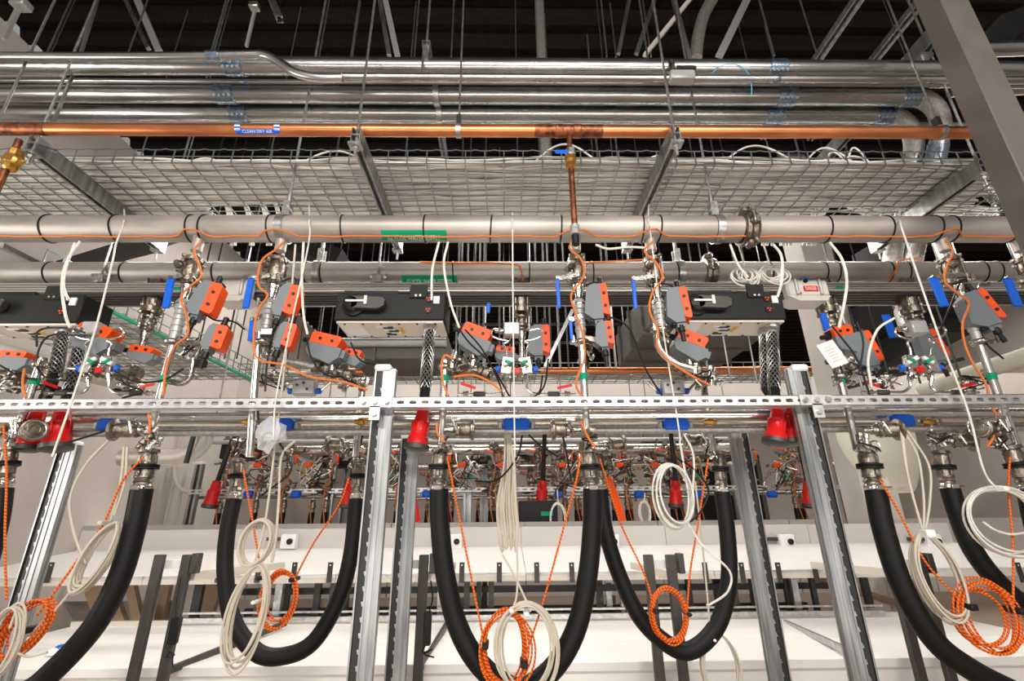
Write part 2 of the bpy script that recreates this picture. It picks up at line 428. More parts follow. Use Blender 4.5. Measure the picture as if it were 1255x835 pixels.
# tan slanted braces at both ends
for (a, b_, w_, yy) in (((262, 714), (235, 765), 26, 4.3), ((120, 714), (150, 765), 30, 4.2), ((160, 714), (178, 765), 10, 4.15), ((205, 714), (190, 765), 12, 4.35)):
    o = MB().bar(P(a[0], a[1], Y=yy), P(b_[0], b_[1] + 30, Y=yy), .16 * w_ / 26, .05, (0, -1, 0)).build('slanted_brace', 'tan', u)
b = MB().bar(P(1010, 712, Y=4.4), P(1170, 762, Y=4.4), .05, .12, (0, -1, 0)); b.build('slanted_brace', 'tan', u)

# H frames standing in front
for i, (pa, pb, nm) in enumerate(((197, 231, 'leftmost charcoal trestle frame standing before the bench, left of the first black hose loop'),
                                  (496, 520, 'charcoal trestle frame standing just right of the left strut posts'),
                                  (794, 821, 'charcoal trestle frame standing inside the right black hose loop'),
                                  (1090, 1124, 'rightmost charcoal trestle frame behind the thick hose at the right'))):
    yq = 2.6
    pA, pB = P(pa, 680, Y=yq), P(pb, 680, Y=yq)
    t = thing('trestle_frame', ((pA.x + pB.x) / 2, yq, 0), nm, 'trestle')
    for p in (pA, pB):
        MB().box((p.x, yq, p.z / 2), (.045, .03, p.z), bev=.003).build('upright', 'chr_', t)
    z0 = pA.z
    MB().bar((pA.x, yq + .03, z0 - .045), (pB.x, yq + .03, z0 - .045), .03, .04).build('crossbar', 'wht', t)
    MB().box((pB.x + .045, yq, z0 - .04), (.03, .05, .09), bev=.003).build('end_bracket', 'chr_', t)
    MB().bar((pB.x + .02, yq + .03, z0 - .1), (pB.x + .05, yq + 1.0, z0 - .13), .03, .04).build('shelf_arm', 'apron', t)
    MB().bar((pA.x, yq + .02, .35), (pB.x, yq + .02, .35), .03, .04).build('crossbar', 'chr_', t)
    if i != 3:
        p1 = P((350, 548, 962, 0)[i], 764, Y=3.55); p0 = P((238, 510, 1045, 0)[i], (822, 815, 798, 0)[i], Y=2.66)
        if i != 2: MB().bar((pB.x, 2.63, P(pb, 822, Y=2.63).z), p1, .02, .03).build('diagonal_brace', 'chr_', t)
t = MB().bar(P(962, 763, Y=3.6), P(1044, 800, Y=2.66), .02, .03).build('loose_bar', 'galv'); tag(t, 'thin steel bar lying askew on the bench top between the right posts', 'bar')

# small white socket boxes on back panel
for px, lab in ((353, 'white socket box on the back panel inside the left hose loop'), (557, 'white socket box on the back panel right of the centre left hose'),
                (750, 'white socket box on the back panel beside the centre right hoses'), (965, 'white socket box on the back panel between the right posts'), (1146, 'white socket box on the back panel behind the beige coil at right')):
    p = P(px, 664, Y=4.53); t = thing('socket_box', (p.x, 4.53, p.z - .05), lab, 'socket')
    MB().box((p.x, 4.56, p.z), (.13, .08, .12), bev=.008).build('housing', 'wht', t)
    MB().lathe((p.x + .02, 4.52, p.z), (0, -1, 0), [(0, .025), (.015, .025), (.02, .018)], 12).build('knob', 'blk', t)
    MB().bar((p.x - .065, 4.57, p.z + .02), (p.x - .2, 4.57, p.z + .02), .03, .03).build('bracket_arm', 'chr_', t)
# crumpled bag on the bench
p = P(80, 800, Z=zt + .01); b = MB()
for i in range(7):
    c = p + Vector((R(-.05, .05), R(-.03, .03), R(.005, .03))); b.use('wht' if i % 3 else 'blu').lathe(c - Vector((0, 0, .02)), (R(-.5, .5), R(-.5, .5), 1), [(0, .012), (.012, .032), (.03, .022), (.036, .006)], 6)
tag(b.build('crumpled_wrapper', None, smooth_=False), 'small crumpled white and blue wrapper lying on the bench at left', 'wrapper')

# ------------------------------------------------------------------ main horizontal pipes
XA, XB = -3.2, 3.9       # extent of the near row
def zat(py, Y, px=627): return P(px, py, Y=Y).z
def hpoint(px, py, Y): return P(px, py, Y=Y)
def label_text(txt, parent, x0, x1, yc, zc, r, ang, m, h, name='lettering'):
    cu = bpy.data.curves.new('txt', 'FONT'); cu.body = txt; cu.size = 1.0; cu.extrude = 0.0; cu.resolution_u = 3
    to = bpy.data.objects.new('txt', cu); COL.objects.link(to)
    bpy.context.view_layer.update()
    me = bpy.data.meshes.new_from_object(to)
    bpy.data.objects.remove(to)
    xs = [v.co.x for v in me.vertices]; ys = [v.co.y for v in me.vertices]
    a, c = min(xs), max(xs); lo, hi = min(ys), max(ys)
    org = wloc(parent)
    for v in me.vertices:
        X = x0 + (v.co.x - a) / (c - a) * (x1 - x0); s = ((v.co.y - lo) / (hi - lo) - .5) * h
        if r: A = ang + s / r; v.co = Vector((X, yc - r * math.cos(A), zc + r * math.sin(A))) - org
        else: v.co = Vector((X, yc + math.sin(ang) * s, zc + math.cos(ang) * s)) - org
    me.materials.clear(); me.materials.append(M[m])
    me.name = name
    o = bpy.data.objects.new(name, me); COL.objects.link(o); o.parent = parent
    return o
def curved_patch(x0, x1, yc, zc, r, a0, a1, m, name, parent, n=8):
    vs = []; fs = []
    for i in range(n + 1):
        A = a0 + (a1 - a0) * i / n
        for rr in (r, r - .002):
            for xx in (x0, x1): vs.append((xx, yc - rr * math.cos(A), zc + rr * math.sin(A)))
    for i in range(n):
        k = 4 * i
        fs += [(k, k + 1, k + 5, k + 4), (k + 2, k + 6, k + 7, k + 3), (k, k + 4, k + 6, k + 2), (k + 1, k + 3, k + 7, k + 5)]
    return MB().add(vs, fs).build(name, m, parent)

def big_pipe(name, lab, py, Y, r, bands, txt, tx, couplings, hangers, pxc=627, xright=XB):
    zc = zat(py, Y); t = thing(name, (0, Y, zc), lab, 'pipe')
    MB().cyl((XA, Y, zc), (xright, Y, zc), r, n=40).build('pipe_run', 'pipe', t)
    for px in bands:
        x = P(px, py, Y).x
        MB().ring((x, Y, zc), (1, R(-.07, .07), R(-.07, .07)), r + .0015, .0042, 28, 5).build('cable_tie', 'blk', t)
    a0 = -math.radians(62)
    x0, x1 = P(tx[0], py + 13, Y - r * .5).x, P(tx[1], py + 13, Y - r * .5).x
    curved_patch(x0, x1, Y, zc, r + .003, -math.radians(84), -math.radians(38), 'grn', 'pipe_marker', t)
    label_text(txt, t, x0 + .03, x1 - .03, Y, zc, r + .0045, -math.radians(70), 'wht', .032)
    for px in couplings:
        x = P(px, py, Y).x; b = MB()
        b.lathe((x - .035, Y, zc), (1, 0, 0), [(0, r + .001), (.004, r + .018), (.02, r + .022), (.035, r + .014), (.05, r + .022), (.066, r + .018), (.07, r + .001)], 32, False)
        for sgn in (-1, 1):
            b.box((x, Y - r * .35, zc + sgn * (r + .028)), (.05, .05, .025), bev=.006)
            b.cyl((x, Y - r * .35 - .045, zc + sgn * (r + .028)), (x, Y - r * .35 + .045, zc + sgn * (r + .028)), .009, n=8)
        b.box((x, Y - r - .018, zc), (.05, .03, .045), bev=.008).cyl((x - .01, Y - r - .04, zc - .03), (x - .01, Y - r - .04, zc + .03), .009, n=8)
        b.build('grooved_coupling', 'ssd', t)
    for px in hangers:
        x = P(px, py, Y).x; b = MB()
        b.lathe((x - .018, Y, zc), (1, 0, 0), [(0, r + .004), (.036, r + .004), (.036, r + .008), (0, r + .008), (0, r + .004)], 28, False)
        for s_ in (-1, 1): b.box((x, Y + s_ * .018, zc + r + .045), (.036, .005, .09))
        b.cyl((x, Y - .04, zc + r + .06), (x, Y + .04, zc + r + .06), .009, n=8)
        b.cyl((x, Y, zc + r + .06), (x, Y, zc + r + .14), .012, n=8)
        b.build('clevis_hanger', 'galv', t)
        MB().cyl((x, Y, zc + r + .08), (x, Y, ZC), .0065, n=6).build('threaded_rod', 'galv', t)
    return t, zc
sup, ZS = big_pipe('supply_pipe', 'large brushed stainless pipe with green marker reading GLYCOL WATER SUPPLY', 281, YF, .066,
                   (62, 146, 236, 252, 333, 421, 522, 602, 687, 786, 806, 875, 907, 1010, 1083, 1142, 1163, 1232), 'GLYCOL WATER SUPPLY', (467, 547), (915,), (348, 878),
                   xright=P(1236, 281, YF).x + .35)
ret, ZR = big_pipe('return_pipe', 'second stainless pipe behind and below, green marker reading GLYCOL WATER RETURN', 335, YB, .066,
                   (66, 157, 267, 378, 397, 556, 648, 725, 828, 940, 1006, 1022, 1085, 1107, 1200, 1218), 'GLYCOL WATER RETURN', (492, 560), (868,), (391, 832))
# small square hanger hardware on the return pipe
for px, lab in ((123, 'left bolt clamp on the return pipe hung by a short rod'), (463, 'small square beam clamp on the return pipe right of its green marker start'),):
    p = P(px, 342, Y=YB - .075); t = thing('rod_clamp', p, lab, 'clamp')
    MB().box(p, (.055, .04, .05), bev=.005).build('clamp_body', 'galv', t)
    MB().cyl(p, (p.x, p.y, p.z + .32), .006, n=6).build('threaded_rod', 'galv', t)
    MB().box((p.x, p.y, p.z + .02), (.09, .03, .012)).build('washer_plate', 'galv', t)

# long orange cable under the supply pipe
pts = []
for px in range(-40, 1245, 12):
    d = 0
    for c in (243, 345, 705, 797, 1155):
        d += -5 * math.exp(-((px - c) / 14) ** 2)
    p = P(px, 297 + d, YF); pts.append(Vector((p.x, YF - .037 - (.035 if d < -2 else 0), ZS - .066 + (-d) * .0040 + R(-.003, .003))))
t = MB().tube(smooth(pts, 2), .0042, 6).build('orange_cable', 'ocab2'); tag(t, 'thin orange braided sensing cable running along the underside of the supply pipe', 'cable')
for pl, lab in (([(515, 321), (560, 322), (600, 322), (632, 324), (638, 330), (641, 344)], 'short orange cable crossing over the return pipe in the middle'),
                ([(718, 326), (722, 322), (760, 320), (792, 318)], 'short orange cable along the top of the return pipe between the two centre risers'),
                ([(1132, 317), (1103, 319), (1098, 330), (1090, 344)], 'short orange cable over the return pipe near the right risers')):
    t = MB().tube(smooth(PL(*pl, Y=YB - .07), 5), .0045, 6).build('orange_cable', 'ocab2'); tag(t, lab, 'cable')

# ------------------------------------------------------------------ busway and tap boxes
YBUS = 2.42
zt_, zb_ = zat(346, YBUS), zat(357.5, YBUS)
t = thing('busway', (0, YBUS, zb_), 'long ribbed aluminium busway running below the return pipe', 'busway')
h_ = (zt_ - zb_)
for k in range(4):
    MB().box(((XA + XB) / 2, YBUS + .004, zb_ + h_ * (k + .5) / 4), (XB - XA, .012, h_ / 4 - .004), bev=.0015).build('side_rib', 'alu', t)
MB().box(((XA + XB) / 2, YBUS + .1, zb_ + h_ / 2), (XB - XA, .17, h_ - .004)).build('core', 'alu', t)
dpt = P(627, 373.5, Z=zb_).y - YBUS
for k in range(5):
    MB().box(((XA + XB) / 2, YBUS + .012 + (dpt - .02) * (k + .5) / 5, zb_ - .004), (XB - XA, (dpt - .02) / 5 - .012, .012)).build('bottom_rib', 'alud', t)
MB().box(((XA + XB) / 2, YBUS + dpt - .004, zb_ - .004), (XB - XA, .01, .016)).build('edge_rib', 'alu', t)
for px in (218, 316, 1028):
    MB().box((P(px, 351, YBUS).x, YBUS - .005, zb_ + h_ * .35), (.035, .004, h_ * .3)).build('marker_sticker', 'grn', t)
def joint_cover(px0, px1, lab, danger):
    p0, p1 = P(px0, 343, YBUS - .05), P(px1, 364, YBUS - .05)
    t = thing('busway_joint_cover', ((p0.x + p1.x) / 2, YBUS - .04, p1.z), lab, 'cover')
    cx = (p0.x + p1.x) / 2; W = p1.x - p0.x; H = p0.z - p1.z
    MB().box((cx, YBUS - .03, p1.z + H / 2), (W, .06, H), bev=.012).build('cover_body', 'steelw', t)
    MB().prism([(-W / 2, 0), (W / 2, 0), (W / 2 - .04, -.035), (-W / 2 + .05, -.035)], (cx, YBUS - .058, p1.z + .004), (1, 0, 0), (0, .35, 1), (0, 1, 0), .12).build('lower_skirt', 'steelw', t)
    for s_ in (-.28, .28): MB().cyl((cx + s_ * W, YBUS - .062, p1.z + .01), (cx + s_ * W, YBUS - .062, p0.z - .004), .010, n=10).build('rounded_rib', 'gryl', t)
    if danger:
        s = MB().box((cx + .01, YBUS - .064, p1.z + H * .42), (W * .33, .003, H * .3)).build('danger_sticker', 'red', t)
        label_text('DANGER', t, cx + .01 - W * .13, cx + .01 + W * .13, YBUS - .0662, p1.z + H * .42, 0, 0, 'wht', H * .2)
        MB().cyl((cx - .01, YBUS - .06, p0.z - .014), (cx - .01, YBUS - .07, p0.z - .014), .012, n=12).build('twist_lock', 'blk', t)
        b = MB()
        for a in range(7):
            A = math.radians(20 + a * 23); b.box((cx - .01 + .028 * math.cos(A), YBUS - .064, p0.z - .016 + .022 * math.sin(A)), (.008, .003, .006))
        b.build('dial_marks', 'blu', t)
        MB().prism([(0, 0), (.006, .012), (.002, .012), (.008, .026), (-.003, .01), (.001, .01)], (cx - W * .22, YBUS - .064, p1.z + .006), (1, 0, 0), (0, 0, 1), (0, 1, 0), .002).build('bolt_symbol', 'blk', t)
    else:
        MB().box((cx - W * .35, YBUS - .064, p1.z + H * .5), (W * .22, .003, H * .3)).build('danger_sticker', 'red', t)
        label_text('DANGER', t, cx - W * .44, cx - W * .26, YBUS - .0662, p1.z + H * .5, 0, 0, 'wht', H * .16)
joint_cover(961, 1018, 'pale grey busway joint cover with red DANGER sticker in front of the pale column', True)
joint_cover(262, 306, 'pale grey busway joint cover with small red sticker between the two left risers', False)

def tap_box(pxl, pxr, lab, Y=2.24, pyt=359, pyb=392, text_off=0):
    zt = zat(pyt, Y); zb = zat(pyb, Y); x0, x1 = P(pxl, pyb, Y).x, P(pxr, pyb, Y).x; W = x1 - x0; H = zt - zb; D = P(627, 411, Z=zb).y - Y
    cx = (x0 + x1) / 2
    t = thing('tap_off_box', (cx, Y + D / 2, zb), lab, 'tap box')
    MB().box((cx, Y + D / 2, zb + H / 2), (W, D, H), bev=.006).build('housing', 'blkp', t)
    b = MB().box((cx, Y + D / 2, zb - .006), (W - .02, D - .02, .012), bev=.002); b.build('bottom_plate', 'apron', t)
    b = MB()
    for i in range(6):
        for yy in (Y + .022, Y + D - .022): b.cyl((x0 + .05 + (W - .1) * i / 5, yy, zb - .012), (x0 + .05 + (W - .1) * i / 5, yy, zb - .016), .006, n=8)
    b.build('screw_heads', 'blk', t)
    MB().prism([(.02, .02), (.12, .02), (.14, D - .04), (.03, D - .04)], (x0, Y, zb - .013), (1, 0, 0), (0, 1, 0), (0, 0, -1), .002).build('rating_label', 'wht', t)
    b = MB(); 
    for i in range(3):
        b.use('blk').box((cx - .02 + .02 * (i % 2), Y + .07 + i * .045, zb - .014), (.05, .022, .006)); b.use('wht').box((cx - .05 + .03 * i, Y + .06 + i * .04, zb - .0135), (.06, .016, .004)); b.use('yel').box((cx + .045, Y + .08 + i * .03, zb - .0135), (.02, .02, .004))
    b.build('wiring_stickers', None, t)
    # rotary handle
    hx = x0 + W * .17; hz = zb + H * .52
    k = MB().lathe((hx, Y, hz), (0, -1, 0), [(0, .058), (.012, .058), (.018, .045), (.045, .040), (.05, .03)], 20).build('switch_knob', 'blk', t)
    g = MB().prism([(0, -.03), (.13, -.035), (.16, -.02), (.165, .012), (.15, .026), (0, .034)], (hx, Y - .05, hz), (1, 0, 0), (0, 0, 1), (0, 1, 0), .03)
    g.build('grip', 'chr_', k)
    b = MB().box((hx + .02, Y - .055, hz + .004), (.095, .006, .010)).box((hx + .07, Y - .055, hz + .008), (.014, .007, .046)); b.build('pointer_mark', 'wht', k)
    # top tabs and small parts
    MB().box((x0 + W * .30, Y + .03, zt + .012), (W * .5, .02, .024)).build('hook_rail', 'blk', t)
    q = MB().box((x0 + W * .75, Y - .004, zt + .006), (.09, .012, .075), bev=.003).build('latch_plate', 'blkp', t)
    MB().cyl((x0 + W * .73, Y - .01, zt - .02), (x0 + W * .73, Y - .014, zt - .02), .006, n=8).cyl((x0 + W * .77, Y - .01, zt - .02), (x0 + W * .77, Y - .014, zt - .02), .006, n=8).build('latch_screws', 'galv', q)
    for zz in (.62, .22):
        s_ = MB().lathe((x1 - .085, Y, zb + H * zz + .02), (0, -1, 0), [(0, .018), (.006, .018)], 14).build('indicator_port', 'blk', t)
        bb = MB()
        for a in range(3): bb.box((x1 - .085 + .008 * math.cos(a * 2.1 + .5), Y - .008, zb + H * zz + .02 + .008 * math.sin(a * 2.1 + .5)), (.007, .004, .007))
        bb.build('indicator_lens', 'org', s_)
    MB().box((x1 - .045, Y - .004, zb + H * .72), (.03, .008, .04)).build('data_port', 'wht', t)
    return t, x1, Y, zb
tap_box(409, 545, 'centre black tap-off box with rotary handle hung under the busway')
tap_box(833, 965, 'right black tap-off box with rotary handle hung under the busway')
tap_box(-60, 94, 'left black tap-off box with red plug cords hanging, cut by the left edge', Y=2.2, pyt=360, pyb=394)

# mesh cord grips, hanging cords and red connectors
def cord_drop(top, bot_mesh, bot, plug, Y, lab, labp, r=.026, plugr=.036, mir=1):
    Y2_ = 2.105 + (Y - 2.3) * .8; pA = P(*top, Y=Y); pB = P(*bot_mesh, Y=Y2_ + .03); pC = P(*bot, Y=Y2_)
    t = thing('braided_cable', pC, lab, 'cord')
    MB().lathe(pA, pB - pA, [(0, r * 1.1), (.01, r * 1.35), (.05, r * 1.35), (.055, r * 1.2), (.085, r * 1.25), (.09, r)], 14).build('cord_grip_nut', 'galv', t)
    MB().tube(smooth([pA, (pA * .5 + pB * .5), pB, pC], 4), r * .88, 12).build('cord_jacket', 'blk', t)
    d = pB - pA; x, y, dn = frame(d); L = d.length; b = MB(); ns = 9
    for s_ in (1, -1):
        for k in range(ns):
            a0 = 2 * PI * k / ns; pts = []
            for i in range(29):
                u = i / 28; A = a0 + s_ * u * L / r * .55
                rr = r * (1.06 if u < .9 else 1.06 - (u - .9) * 1.0)
                pts.append(pA + d * u + x * (rr * math.cos(A)) + y * (rr * math.sin(A)))
            b.tube(pts, .0018, 4)
    o = b.build('woven_mesh_sleeve', 'galv', t)
    # red plug
    if plug:
        q0 = pC; q1 = P(*plug, Y=Y2_ - .01); v = q1 - q0; Lp = v.length
        t2 = thing('red_power_connector', q1, labp, 'connector')
        MB().lathe(q0 - v * .12, v, [(0, r), (Lp * .06, r * 1.35), (Lp * .18, r * 1.35), (Lp * .2, r * 1.1)], 16).build('gland_nut', 'gryl', t2)
        MB().lathe(q0 + v * .05, v, [(0, plugr * .7), (Lp * .25, plugr * .85), (Lp * .3, plugr * 1.0), (Lp * .36, plugr * .9), (Lp * .6, plugr * 1.0), (Lp * .66, plugr * 1.18), (Lp * .82, plugr * 1.3)], 18).build('plug_body', 'red', t2)
        bb = MB(); x, y, dn = frame(v)
        for k in range(8):
            A = 2 * PI * k / 8; c = q0 + v * .35 + (x * math.cos(A) + y * math.sin(A)) * plugr * .98
            bb.bar(c, c + v * .3, .006, .006, up=(x * math.cos(A) + y * math.sin(A)))
        bb.build('grip_ribs', 'red', t2)
        MB().lathe(q0 + v * .86, v, [(0, plugr * 1.25), (Lp * .02, plugr * 1.5), (Lp * .12, plugr * 1.5), (Lp * .15, plugr * 1.2)], 18).build('cap_ring', 'chr_', t2)
cord_drop((528, 392), (521, 478), (519, 500), (510, 552), 2.3, 'braided-grip black power cord hanging from the centre tap box', 'red industrial power connector under the slotted rail at centre left')
cord_drop((946, 396), (949, 478), (953, 500), (950, 545), 2.3, 'left of the twin braided-grip cords below the right tap box', 'left of the paired red power connectors beside the right posts', mir=1)
cord_drop((937, 400), (940, 478), (962, 494), (972, 545), 2.36, 'right of the twin braided-grip cords below the right tap box', 'right of the paired red power connectors beside the right posts')
cord_drop((80, 398), (66, 462), (50, 500), (30, 553), 2.3, 'left of the two mesh sleeved cords below the left tap box', 'leftmost red power connector, tilted, behind the left strainer')
cord_drop((104, 400), (85, 480), (78, 500), (68, 552), 2.3, 'right of the two mesh sleeved cords below the left tap box', 'red power connector hanging over the back left strut post', plugr=.04)
# ------------------------------------------------------------------ overhead conduits, copper, beams, basket
def hrun(name, lab, py, Y, r, m, x0=XA, x1=XB, couplings=(), n=24, right_elbow=None, cat='conduit'):
    zc = zat(py, Y); t = thing(name, ((x0 + x1) / 2, Y, zc), lab, cat)
    xe = x1
    if right_elbow:
        xe = P(right_elbow, py, Y).x; rb = .21
        ta = .62; cy, sy = math.cos(ta), math.sin(ta)
        pts = [Vector((xe + rb * math.sin(a), Y + sy * rb * (1 - math.cos(a)), zc - cy * rb * (1 - math.cos(a)))) for a in [PI / 2 * i / 10 for i in range(11)]]
        e = pts[-1]; d_ = Vector((0, sy, -cy)); yv = 2.80 + (.0 if right_elbow < 1100 else .03)
        k = max(.05, (yv - .12 - e.y) / sy); m1 = e + d_ * k
        bend2 = smooth([m1, m1 + d_ * .1 + Vector((0, .0, -.01)), Vector((e.x, yv, (m1 + d_ * .1).z - .10)), Vector((e.x, yv, (m1 + d_ * .1).z - .22))], 5)
        MB().tube(pts, r * 1.02, 20).build('elbow', 'emtd', t)
        MB().cyl(e, m1, r, n=20).build('drop_pipe', 'emt', t)
        MB().tube(bend2, r * 1.02, 20).build('elbow', 'emtd', t)
        MB().cyl(bend2[-1], (e.x, yv, zat(362, yv)), r, n=20).build('drop_pipe', 'emt', t)
        MB().cyl(e + d_ * .04, e + d_ * .16, r * 1.1, n=20).build('drop_coupling', 'coup', t)
    MB().cyl((x0, Y, zc), (xe, Y, zc), r, n=n).build('conduit_run', m, t)
    for px in couplings:
        x = P(px, py, Y).x; Lc = r * 2.1; b = MB().use('coup').lathe((x - Lc / 2, Y, zc), (1, 0, 0), [(0, r + .001), (.003, r * 1.1), (Lc * .48, r * 1.1), (Lc * .5, r * 1.05), (Lc * .52, r * 1.1), (Lc - .003, r * 1.1), (Lc, r + .001)], 24, False)
        if r > .03:
            b.use('galv')
            for k in range(4):
                A = -math.radians(50); xx = x - Lc * .38 + Lc * .25 * k
                c = Vector((xx, Y - r * 1.1 * math.cos(A), zc + r * 1.1 * math.sin(A)))
                b.cyl(c, c + Vector((0, -math.cos(A), math.sin(A))) * .012, .007, n=6)
        b.build('coupling', None, t)
    return t, zc
ZCOND = zat(140, 2.24)
yc2 = P(627, 117, Z=ZCOND).y; yc3 = P(627, 83, Z=ZCOND).y
YT1 = 1.87; YT2 = P(627, 101.5, Z=ZCOND + .03).y
hrun('steel_conduit', 'lowest of the three large overhead steel conduits, just above the copper pipe', 140, 2.24, .052, 'emt', couplings=(294, 947, 1080), right_elbow=1086)
hrun('steel_conduit', 'middle of the three large overhead steel conduits', 117, yc2, .050, 'emt', couplings=(278, 962, 1112), right_elbow=1118)
hrun('steel_conduit', 'topmost of the three large overhead steel conduits', 83, yc3, .047, 'emt', couplings=(288, 950))
hrun('thin_conduit', 'thin steel conduit between the topmost and middle large conduits, nearer one', 95, YT1, .019, 'emt', x0=P(388, 95, YT1).x, couplings=(836, 950))
hrun('thin_conduit', 'thin dark conduit squeezed just above the middle large conduit', 101.5, YT2, .016, 'emt', couplings=(300,))
hrun('thin_conduit', 'thin conduit hidden half behind the copper pipe and below the lowest large conduit', 151, P(627, 151, Z=ZCOND - .01).y, .016, 'emtd')
# offset bend conduit at left
pts = smooth(PL((-60, 69), (100, 69.5), (220, 69), (300, 67.5), (325, 68), (345, 78), (362, 89), (388, 95), (420, 95.3), Y=YT1 - .06), 6)
t = MB().tube(pts, .0215, 16).build('bent_conduit', 'emt'); tag(t, 'thin conduit at upper left that dips in an S-bend onto the larger conduits', 'conduit')
p = P(262, 68, YT1 - .06); t2 = MB().cyl(p - Vector((.03, 0, 0)), p + Vector((.03, 0, 0)), .026, n=16).build('coupling', 'coup'); t2.parent = t; t2.location = t2.location - t.location
# junction fitting at (840,90)
p = P(835, 95, YT1 - .01); t = thing('conduit_body', p, 'steel conduit body with upright cover on the thin conduit right of centre', 'fitting')
MB().box(p, (.13, .06, .055), bev=.008).build('fitting_body', 'gryl', t)
MB().box(p + Vector((-.03, .02, .08)), (.035, .03, .13), bev=.012).build('fitting_cover', 'ssd', t)
MB().box(p + Vector((.02, -.01, .035)), (.10, .05, .02)).build('channel_bracket', 'dkm', t)
t = MB().tube(smooth(PL((872, 90), (885, 80), (905, 80), (917, 90), (921, 105), (921, 118), Y=1.88), 5), .0022, 5).build('blue_wire', mat('thin_blue', (.1, .42, .62), .4)); tag(t, 'thin loose light-blue wire looping over the conduits right of centre', 'wire')

# copper
YC = P(627, 160, Z=ZS + .39).y
tcop, zcop = None, zat(160.5, YC)
tcop = thing('copper_pipe', (0, YC, zcop), 'long bright copper pipe running full width with blue CLEAN DRY AIR label', 'pipe')
rc = .029; xce = P(1186, 164, YC).x
MB().cyl((XA, YC, zcop), (xce + .3, YC, zcop), rc, n=28).build('copper_run', 'cop', tcop)
for a, c_, m_ in ((-40, 58, 'copd'), (655, 738, 'copd')):
    x0, x1 = P(a, 160, YC).x, P(c_, 160, YC).x; MB().cyl((x0, YC, zcop), (x1, YC, zcop), rc * 1.03, n=28).build('tarnished_joint', m_, tcop)
for px in (685, 707): x = P(px, 160, YC).x; MB().lathe((x - .02, YC, zcop), (1, 0, 0), [(0, rc), (.004, rc * 1.12), (.036, rc * 1.12), (.04, rc)], 24, False).build('tee_collar', 'copd', tcop)
x0, x1 = P(293, 158, YC).x, P(345, 158, YC).x
b = MB()
for xx in (x0 + .008, x1 - .008):
    for k in range(5): 
        b.use('blu' if k % 2 == 0 else 'wht'); a0_ = math.radians(18 - k * 16)
        for (q,) in ((0,),):
            vs = []
            for A in (a0_, a0_ - math.radians(16)):
                for X_ in (xx - .013, xx + .013): vs.append((X_, YC - (rc + .002) * math.cos(A), zcop + (rc + .002) * math.sin(A)))
            b.add(vs, [(0, 1, 3, 2)])
b.use('blu')
vs = []
for A in (-math.radians(38), -math.radians(50), -math.radians(64), -math.radians(78)):
    for X_ in (x0, x1): vs.append((X_, YC - (rc + .002) * math.cos(A), zcop + (rc + .002) * math.sin(A)))
b.add(vs, [(0, 1, 3, 2), (2, 3, 5, 4), (4, 5, 7, 6)])
b.build('air_label', None, tcop)
label_text('CLEAN DRY AIR', tcop, x0 + .03, x1 - .03, YC, zcop, rc + .003, -math.radians(56), 'wht', .014)
for px, c_ in ((562, 'galv'), (1152, 'galv')):
    x = P(px, 160, YC).x; MB().lathe((x - .012, YC, zcop), (1, 0, 0), [(0, rc + .002), (.024, rc + .002), (.024, rc + .006), (0, rc + .006), (0, rc + .002)], 20, False).build('clevis_hanger', c_, tcop)
    MB().bar((x, YC, zcop + rc), (x, YC, zcop + rc + .06), .02, .03, (0, 1, 0)).build('clevis_yoke', 'dkm', tcop)
    MB().cyl((x, YC, zcop + rc + .02), (x, YC, ZC), .005, n=6).build('threaded_rod', 'galv', tcop)
# copper drop with brass valve
def copper_drop(px, pz_end, Y, lab, cap=True, tilt=0):
    x = P(px, 160, Y).x; z0 = zcop - rc; ze = zat(pz_end, Y - 0.0, px + 8)
    t = thing('copper_drop', (x, Y, ze), lab, 'pipe')
    zv = zat(192, Y)
    MB().cyl((x, Y, z0 + .01), (x, Y, zv + .04), .012, n=14).build('short_riser', 'copd', t)
    vb = MB().lathe((x, Y, zv + .045), (0, 0, -1), [(0, .018), (.01, .026), (.03, .026), (.035, .018), (.05, .028), (.07, .028), (.08, .018), (.09, .024), (.11, .024), (.115, .016)], 8).build('brass_valve', 'brass', t)
    MB().box((x - .035, Y - .02, zv + .012), (.075, .006, .022), bev=.003).build('lever_handle', 'blu', vb)
    MB().box((x + .002, Y - .024, zv + .015), (.03, .012, .035), bev=.003).build('handle_nut', 'galv', vb)
    MB().cyl((x, Y, zv - .06), (x, Y, ze + .06), .0135, n=14).build('drop_pipe', 'copd', t)
    if cap:
        MB().lathe((x, Y, ze + .1), (0, 0, -1), [(0, .015), (.004, .021), (.02, .021), (.024, .017), (.034, .020), (.05, .020), (.052, .014)], 12).build('union_cap', 'gryl', t)
        MB().cyl((x, Y, ze + .045), (x, Y, ze), .017, n=12).build('rubber_end', 'blk', t)
copper_drop(697, 300, YC, 'tarnished copper drop with brass valve descending in front of the supply pipe')
# left inclined copper drop
p0, p1 = P(24, 172, YC), P(-6, 236, YC); t = thing('copper_drop', p1, 'short slanting tarnished copper drop with brass valve at the left edge', 'pipe')
MB().cyl(p0, p1, .015, n=14).build('drop_pipe', 'copd', t)
pm = P(16, 196, YC); MB().box(pm, (.075, .05, .06), X=(1, 0, -.3), Z=(.3, 0, 1), bev=.012).lathe(pm + (p0 - p1).normalized() * .06, p1 - p0, [(0, .018), (.01, .028), (.03, .028), (.06, .02), (.09, .028), (.11, .028), (.12, .018)], 8).build('brass_valve', 'brass', t)

